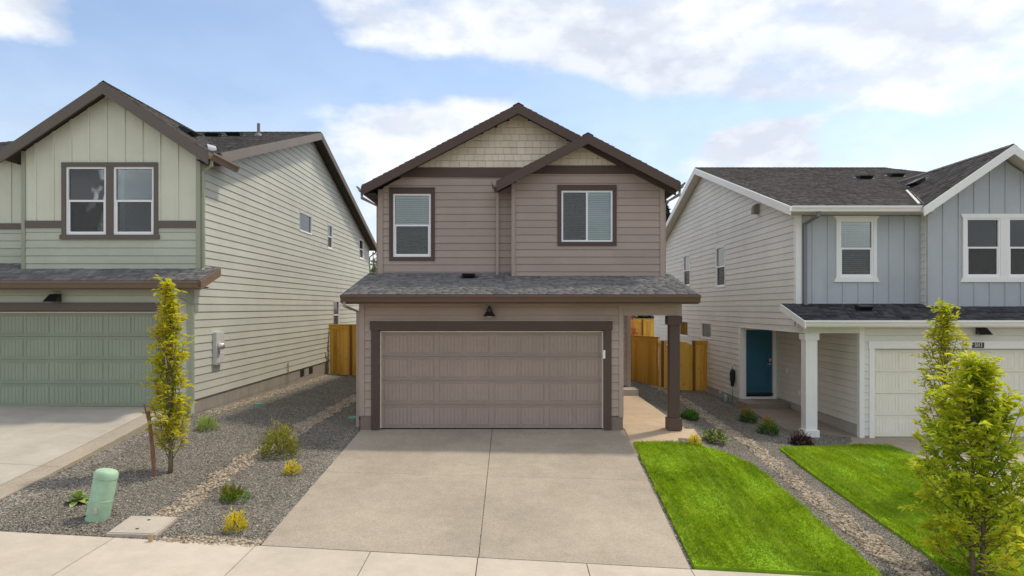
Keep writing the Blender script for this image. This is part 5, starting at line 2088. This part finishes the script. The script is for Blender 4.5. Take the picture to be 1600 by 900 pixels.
def hose_corner():
    # covered tap on the off-white wall, and the watering can beneath it
    y = 7.38 * F / (1144 - 800)
    x = 7.42
    z = PZ(590, y)
    R = root('tap_cover', (x, y, z - .35), 'black insulated cover tied over the outdoor tap on off-white siding', 'tap cover')
    MB().lathe((x - .03, y, z - .30), [(.03, 0), (.055, .05), (.085, .25), (.09, .48), (.06, .56), (.03, .58)], 16).build('cover', M['rubber'], R, True, True)
    MB().tube([(x - .03, y, z + .26), (x - .03, y, z + .42), (x + .06, y, z + .42)], [.02, .02, .018], 8).build('pipe', M['steel'], R, True, True)
    MB().lathe((x - .03, y, z + .42), [(.035, 0), (.04, .02), (.03, .05)], 12).build('handle', M['steel'], R, fix=True)
    MB().tube([(x - .03, y, z - .28), (x - .06, y - .1, z - .50), (x - .02, y + .12, T(x, y) + .03), (x - .12, y - .1, T(x, y) + .03)], [.014] * 4, 8).build('hose', M['valve'], R, True, True)
    y = 23.3
    x = PX(1134, y)
    z = T(x, y)
    R = root('watering_can', (x, y, z), 'pale green watering can on gravel below the covered tap', 'watering can')
    MB().lathe((x, y, z - .005), [(.10, 0), (.105, .02), (.10, .24), (.095, .25), (.04, .26)], 20).build('body', M['can'], R, True, True)
    MB().tube([(x - .09, y, z + .05), (x - .16, y, z + .2), (x - .19, y, z + .32)], [.022, .015, .012], 8).build('spout', M['can'], R, True, True)
    MB().lathe((x - .19, y, z + .31), [(.014, 0), (.045, .04), (.04, .045)], 14).build('rose', M['vinyl'], R, True, True)
    MB().tube([(x + .09, y, z + .06), (x + .17, y, z + .14), (x + .15, y, z + .25), (x + .03, y, z + .31), (x - .05, y, z + .26)], [.01] * 5, 7).build('handle', M['can'], R, True, True)


hose_corner()


# ------------------------------------------------------------------ lawns
def inside(px, py, poly):
    c = np.zeros(len(px), dtype=bool)
    n = len(poly)
    for i in range(n):
        x0, y0 = poly[i]
        x1, y1 = poly[(i + 1) % n]
        cond = ((y0 > py) != (y1 > py)) & (px < (x1 - x0) * (py - y0) / ((y1 - y0) + 1e-12) + x0)
        c ^= cond
    return c


T_v = np.vectorize(T)


def lawn(name, label, poly, dens, seed):
    R = root(name, (sum(p[0] for p in poly) / len(poly), sum(p[1] for p in poly) / len(poly), T(poly[0][0], poly[0][1])), label, 'lawn')
    R['kind'] = 'structure'
    sheet('turf', poly, .045, .06, M['turf'], R, cell=.3)
    rs = np.random.RandomState(seed)
    xs, ys = [p[0] for p in poly], [p[1] for p in poly]
    A = (max(xs) - min(xs)) * (max(ys) - min(ys))
    n = int(A * dens)
    px, py = rs.uniform(min(xs), max(xs), n), rs.uniform(min(ys), max(ys), n)
    k = inside(px + rs.normal(size=n) * .018 + .02 * np.sin(py * 9), py + rs.normal(size=n) * .018, poly)
    # nearer grass denser
    k &= rs.rand(n) < np.clip(1.15 - (py - 8.8) * .08, .5, 1)
    px, py = px[k], py[k]
    n = len(px)
    pz = T_v(px, py) + .04
    a = rs.uniform(0, 6.28, n)
    hgt = rs.uniform(.02, .048, n) * (1 + .3 * np.sin(px * 5.1 + py * .7) + .25 * np.sin(px * 2.3 - py * 3.1))
    lean = rs.uniform(.4, 1.5, n)
    # mowing leaves long runs of blades lying one way
    ang = np.where(np.sin(px * 4.6 + .35 * py) > .2, .6, -2.2) + rs.normal(size=n) * 1.1
    dx, dy = np.cos(ang) * lean * hgt, np.sin(ang) * lean * hgt
    w = .0045 + rs.rand(n) * .004
    sx, sy = np.cos(a) * w, np.sin(a) * w
    V = np.empty((n, 5, 3))
    V[:, 0] = np.stack([px - sx, py - sy, pz], 1)
    V[:, 1] = np.stack([px + sx, py + sy, pz], 1)
    V[:, 2] = np.stack([px + sx * .8 + dx * .4, py + sy * .8 + dy * .4, pz + hgt * .6], 1)
    V[:, 3] = np.stack([px - sx * .8 + dx * .4, py - sy * .8 + dy * .4, pz + hgt * .6], 1)
    V[:, 4] = np.stack([px + dx, py + dy, pz + hgt], 1)
    o = np.arange(n)[:, None] * 5
    Fc = np.concatenate([o + np.array([0, 1, 2]), o + np.array([0, 2, 3]), o + np.array([3, 2, 4])], 1)
    tone = np.repeat(rs.uniform(0, 1, n), 3)
    g = np_mesh('grass', V, Fc, 3, M['grass'], R, {'tone': tone})
    g['kind'] = 'stuff'
    return poly


L1 = [(2.47, 13.2)] + [G(*p) for p in ((1020, 693), (1060, 695), (1090, 698), (1122, 706), (1150, 717), (1176, 731), (1202, 750), (1240, 784), (1290, 827), (1340, 869))] + [(4.80, 8.83), (2.36, 8.83)]
L1[0] = G(990, 694)
L2 = [G(*p) for p in ((1219, 704), (1232, 700), (1300, 698.5), (1386, 697.5), (1410, 705), (1434, 717))] + [(8.86, 12.5), (8.92, 8.83), (5.80, 8.83)] + [G(*p) for p in ((1440, 863), (1370, 815), (1300, 765), (1255, 733))]
lawn('lawn', 'mown green lawn between the driveway and the rock strip', L1, 5200, 1)
lawn('lawn', 'green lawn with two trees beside the pale concrete driveway', L2, 4600, 2)
print('lawn area', area(L1), area(L2))


# ------------------------------------------------------------------ gravel and river rock
def ribbon(cl, w):
    """plan polygon along a centre line"""
    l, r = [], []
    for i, p in enumerate(cl):
        a, b = cl[max(0, i - 1)], cl[min(len(cl) - 1, i + 1)]
        t = Vector((b[0] - a[0], b[1] - a[1])).normalized()
        l.append((p[0] - t.y * w / 2, p[1] + t.x * w / 2))
        r.append((p[0] + t.y * w / 2, p[1] - t.x * w / 2))
    return l + r[::-1]


STRIP_L = ribbon([G(*p) for p in ((562, 617), (505, 651), (455, 681), (392, 714), (340, 749), (292, 785), (256, 810))], .36)
STRIP_R = ribbon([G(*p) for p in ((1020, 602), (1045, 613), (1078, 633), (1110, 655), (1146, 680), (1192, 712), (1242, 754), (1300, 801), (1362, 850), (1425, 897), (1450, 912))], .40)
PATCH = [G(*p) for p in ((250, 842), (300, 838), (415, 845), (408, 857), (250, 848))]
WALLROCK = [(-7.10, 15.6), (-6.72, 15.6), (-6.78, 26.4), (-7.10, 26.4)]
ICO = None


def stones(name, label, polys, dens, rmin, rmax, mat, seed, keep=None, ico=False, flat=.6, falloff=0, holes=()):
    rs = np.random.RandomState(seed)
    PXs, PYs = [], []
    for poly in polys:
        xs, ys = [p[0] for p in poly], [p[1] for p in poly]
        n = int((max(xs) - min(xs)) * (max(ys) - min(ys)) * dens)
        x, y = rs.uniform(min(xs), max(xs), n), rs.uniform(min(ys), max(ys), n)
        jx = .05 * np.sin(y * 7) + rs.normal(size=n) * .02 if ico else 0
        k = inside(x - jx, y, poly)
        for h in holes:
            k &= ~inside(x, y, h)
        if falloff:
            k &= rs.rand(n) < np.exp(-np.maximum(0, y - 9) * falloff)
        PXs.append(x[k])
        PYs.append(y[k])
    x, y = np.concatenate(PXs), np.concatenate(PYs)
    n = len(x)
    z = T_v(x, y)
    if ico:
        bm = bmesh.new()
        bmesh.ops.create_icosphere(bm, subdivisions=1, radius=1)
        bv = np.array([v.co[:] for v in bm.verts])
        bf = np.array([[v.index for v in f.verts] for f in bm.faces])
        bm.free()
    else:
        bv = np.array([(1, 0, 0), (-1, 0, 0), (0, 1, 0), (0, -1, 0), (0, 0, 1), (0, 0, -.6)], dtype=float)
        bf = np.array([(0, 2, 4), (2, 1, 4), (1, 3, 4), (3, 0, 4), (2, 0, 5), (1, 2, 5), (3, 1, 5), (0, 3, 5)])[:4]
        bv = bv.copy()
    r = rs.uniform(rmin, rmax, (n, 1, 1)) * (.75 + .5 * rs.rand(n, 1, 1))
    sc = np.stack([rs.uniform(.8, 1.4, n), rs.uniform(.6, 1.0, n), rs.uniform(flat * .7, flat * 1.3, n)], 1)[:, None, :]
    V = bv[None] * (1 + rs.normal(size=(n, len(bv), 3)) * .13) * sc * r
    a, t = rs.uniform(0, 6.28, n), rs.normal(size=n) * .35
    ct, st = np.cos(t)[:, None], np.sin(t)[:, None]
    Vy, Vz = V[:, :, 1] * ct - V[:, :, 2] * st, V[:, :, 1] * st + V[:, :, 2] * ct
    ca, sa = np.cos(a)[:, None], np.sin(a)[:, None]
    X, Y_ = V[:, :, 0] * ca - Vy * sa, V[:, :, 0] * sa + Vy * ca
    W = np.stack([X + x[:, None], Y_ + y[:, None], Vz + z[:, None] + r[:, :, 0] * (.30 if ico else .25)], 2)
    o = np.arange(n)[:, None, None] * len(bv)
    Fc = (bf[None] + o).reshape(-1)
    tone = np.repeat(rs.beta(1.6, 1.6, n), len(bf))
    g = np_mesh(name, W.reshape(-1, 3), Fc, 3, mat, None, {'tone': tone}, smooth=ico)
    tag(g, label, 'gravel' if not ico else 'rocks', kind='stuff')
    print(name, n)
    return g


a_, b_ = G(0, 808), G(266, 660)
LEFT = [(-6.95, 8.82), (-3.29, 8.82), (-3.32, 14.8), (-3.36, 26.5), (-7.1, 26.5), (-7.1, 15.25), (-7.3, 14.6)] + [b_, a_]
RIGHT = [(2.9, 13.3)] + [G(*p) for p in ((1060, 696), (1090, 699), (1122, 707), (1150, 718), (1176, 732), (1202, 751), (1240, 785), (1290, 828), (1340, 870))] + [(4.84, 8.83), (5.78, 8.83)] + \
        [G(*p) for p in ((1440, 864), (1370, 816), (1300, 766), (1255, 734), (1219, 706), (1232, 702), (1300, 700))] + [(7.62, 16.2), (7.25, 16.3), (7.25, 21.3), (7.3, 22.4), (7.48, 22.5), (7.48, 26), (5.65, 26), (3.85, 29.5), (3.82, 14.95), (4.0, 14.9), (4.0, 14.28), (3.6, 14.28)]
stones('gravel', 'dark crushed gravel bed between the green and brown houses', [LEFT], 3900, .007, .0135, M['gravel'], 41, holes=[STRIP_L], falloff=.07)
stones('gravel', 'dark crushed gravel bed between the brown and blue grey houses', [RIGHT], 3900, .007, .0135, M['gravel'], 42, holes=[STRIP_R], falloff=.07)
stones('river_rock', 'tan river rock strip crossing the gravel beside the brown garage', [STRIP_L, PATCH], 1500, .014, .028, M['rock'], 43, ico=True, flat=.62)
stones('river_rock', 'tan river rock strip curving between the two lawns', [STRIP_R], 1500, .015, .031, M['rock'], 44, ico=True, flat=.62)
stones('river_rock', 'thin band of tan rock along the green house foundation', [WALLROCK], 900, .013, .026, M['rock'], 45, ico=True, flat=.6)


# ------------------------------------------------------------------ far background
def far_tree(label, x, y, h, r, mat, n, seed, leaf=.35, conifer=False):
    rs = np.random.RandomState(seed)
    z = T(x, y)
    R = root('conifer_tree' if conifer else 'broadleaf_tree', (x, y, z), label, 'tree', 'trees behind the houses')
    MB().tube([(x, y, z - .1), (x + .1, y, z + h * .5), (x, y, z + h * .92)], [r * .1 + .08, r * .06 + .05, .03], 8).build('trunk', M['bark'], R, True, True)
    if conifer:
        t = rs.uniform(0, 1, n) ** 1.3
        tier = .65 + .35 * np.abs(np.sin(t * 26))
        a = rs.uniform(0, 6.28, n)
        k = rs.uniform(.2, 1, n) ** .5
        rr = r * (1 - t) * tier * k
        p = np.stack([x + np.cos(a) * rr, y + np.sin(a) * rr, z + h * (.1 + .9 * t) - rr * .2], 1)
        d = np.stack([np.cos(a), np.sin(a), np.full(n, -.15)], 1) + rs.normal(size=(n, 3)) * .3
    else:
        cl = unit(rs, 26) * rs.uniform(.3, .95, (26, 1))
        c = cl[rs.randint(0, 26, n)] + rs.normal(size=(n, 3)) * .17
        p = c * np.array([r, r, h * .38]) + np.array([x, y, z + h * .60])
        d = rs.normal(size=(n, 3))
    leaf_mesh('crown', p, d, rs.normal(size=(n, 3)), leaf * rs.uniform(.6, 1.2, n), leaf * .5, M[mat], R, rs.uniform(0, 1, n))


far_tree('pale green tree far behind the gap left of the brown house', PX(583, 62), 62, 7.6, 3.2, 'leaf_far', 5200, 61)
far_tree('second pale tree beyond the cedar fence behind the green house', PX(560, 70), 70, 7.2, 3.0, 'leaf_far', 4200, 65)
far_tree('dark conifer rising behind the roof edge of the brown house', PX(1036, 48), 48, 10.8, 2.6, 'leaf_conifer', 6000, 62, .40, True)
rs_ = 63
far_tree('small red leaved tree beside the far cedar fence', 6.55, 38.6, 2.95, .62, 'leaf_red', 900, 63, .10)


def far_house():
    Y = 58.0
    H = root('two_storey_house', (12, Y, 0), 'distant white house beyond the far cedar fence', 'house')
    f = front(Y)
    lap(H, M['greige'], f, [(6, 0), (20, 0), (20, 4.6), (6, 4.6)], [(9.4, 10.4, 1.5, 2.6), (12.4, 13.6, 1.5, 2.6)], .3, 0)
    box('wall', 6, 20, Y + .1, Y + 9, 0, 4.6, M['greige'], H)
    for a, b in ((9.4, 10.4), (12.4, 13.6)):
        window(H, f, a, b, 1.5, 2.6, 'slider', blind=0, deep=False)
    roof(H, (5.5, Y - .5, 4.5), (20.5, Y - .5, 4.5), (5.5, Y + 4.5, 6.2), (20.5, Y + 4.5, 6.2), M['shingle_brown'], .15, exposure=.3)
    roof(H, (5.5, Y + 9.5, 4.5), (20.5, Y + 9.5, 4.5), (5.5, Y + 4.5, 6.2), (20.5, Y + 4.5, 6.2), M['shingle_brown'], .15, detail=False)


far_house()
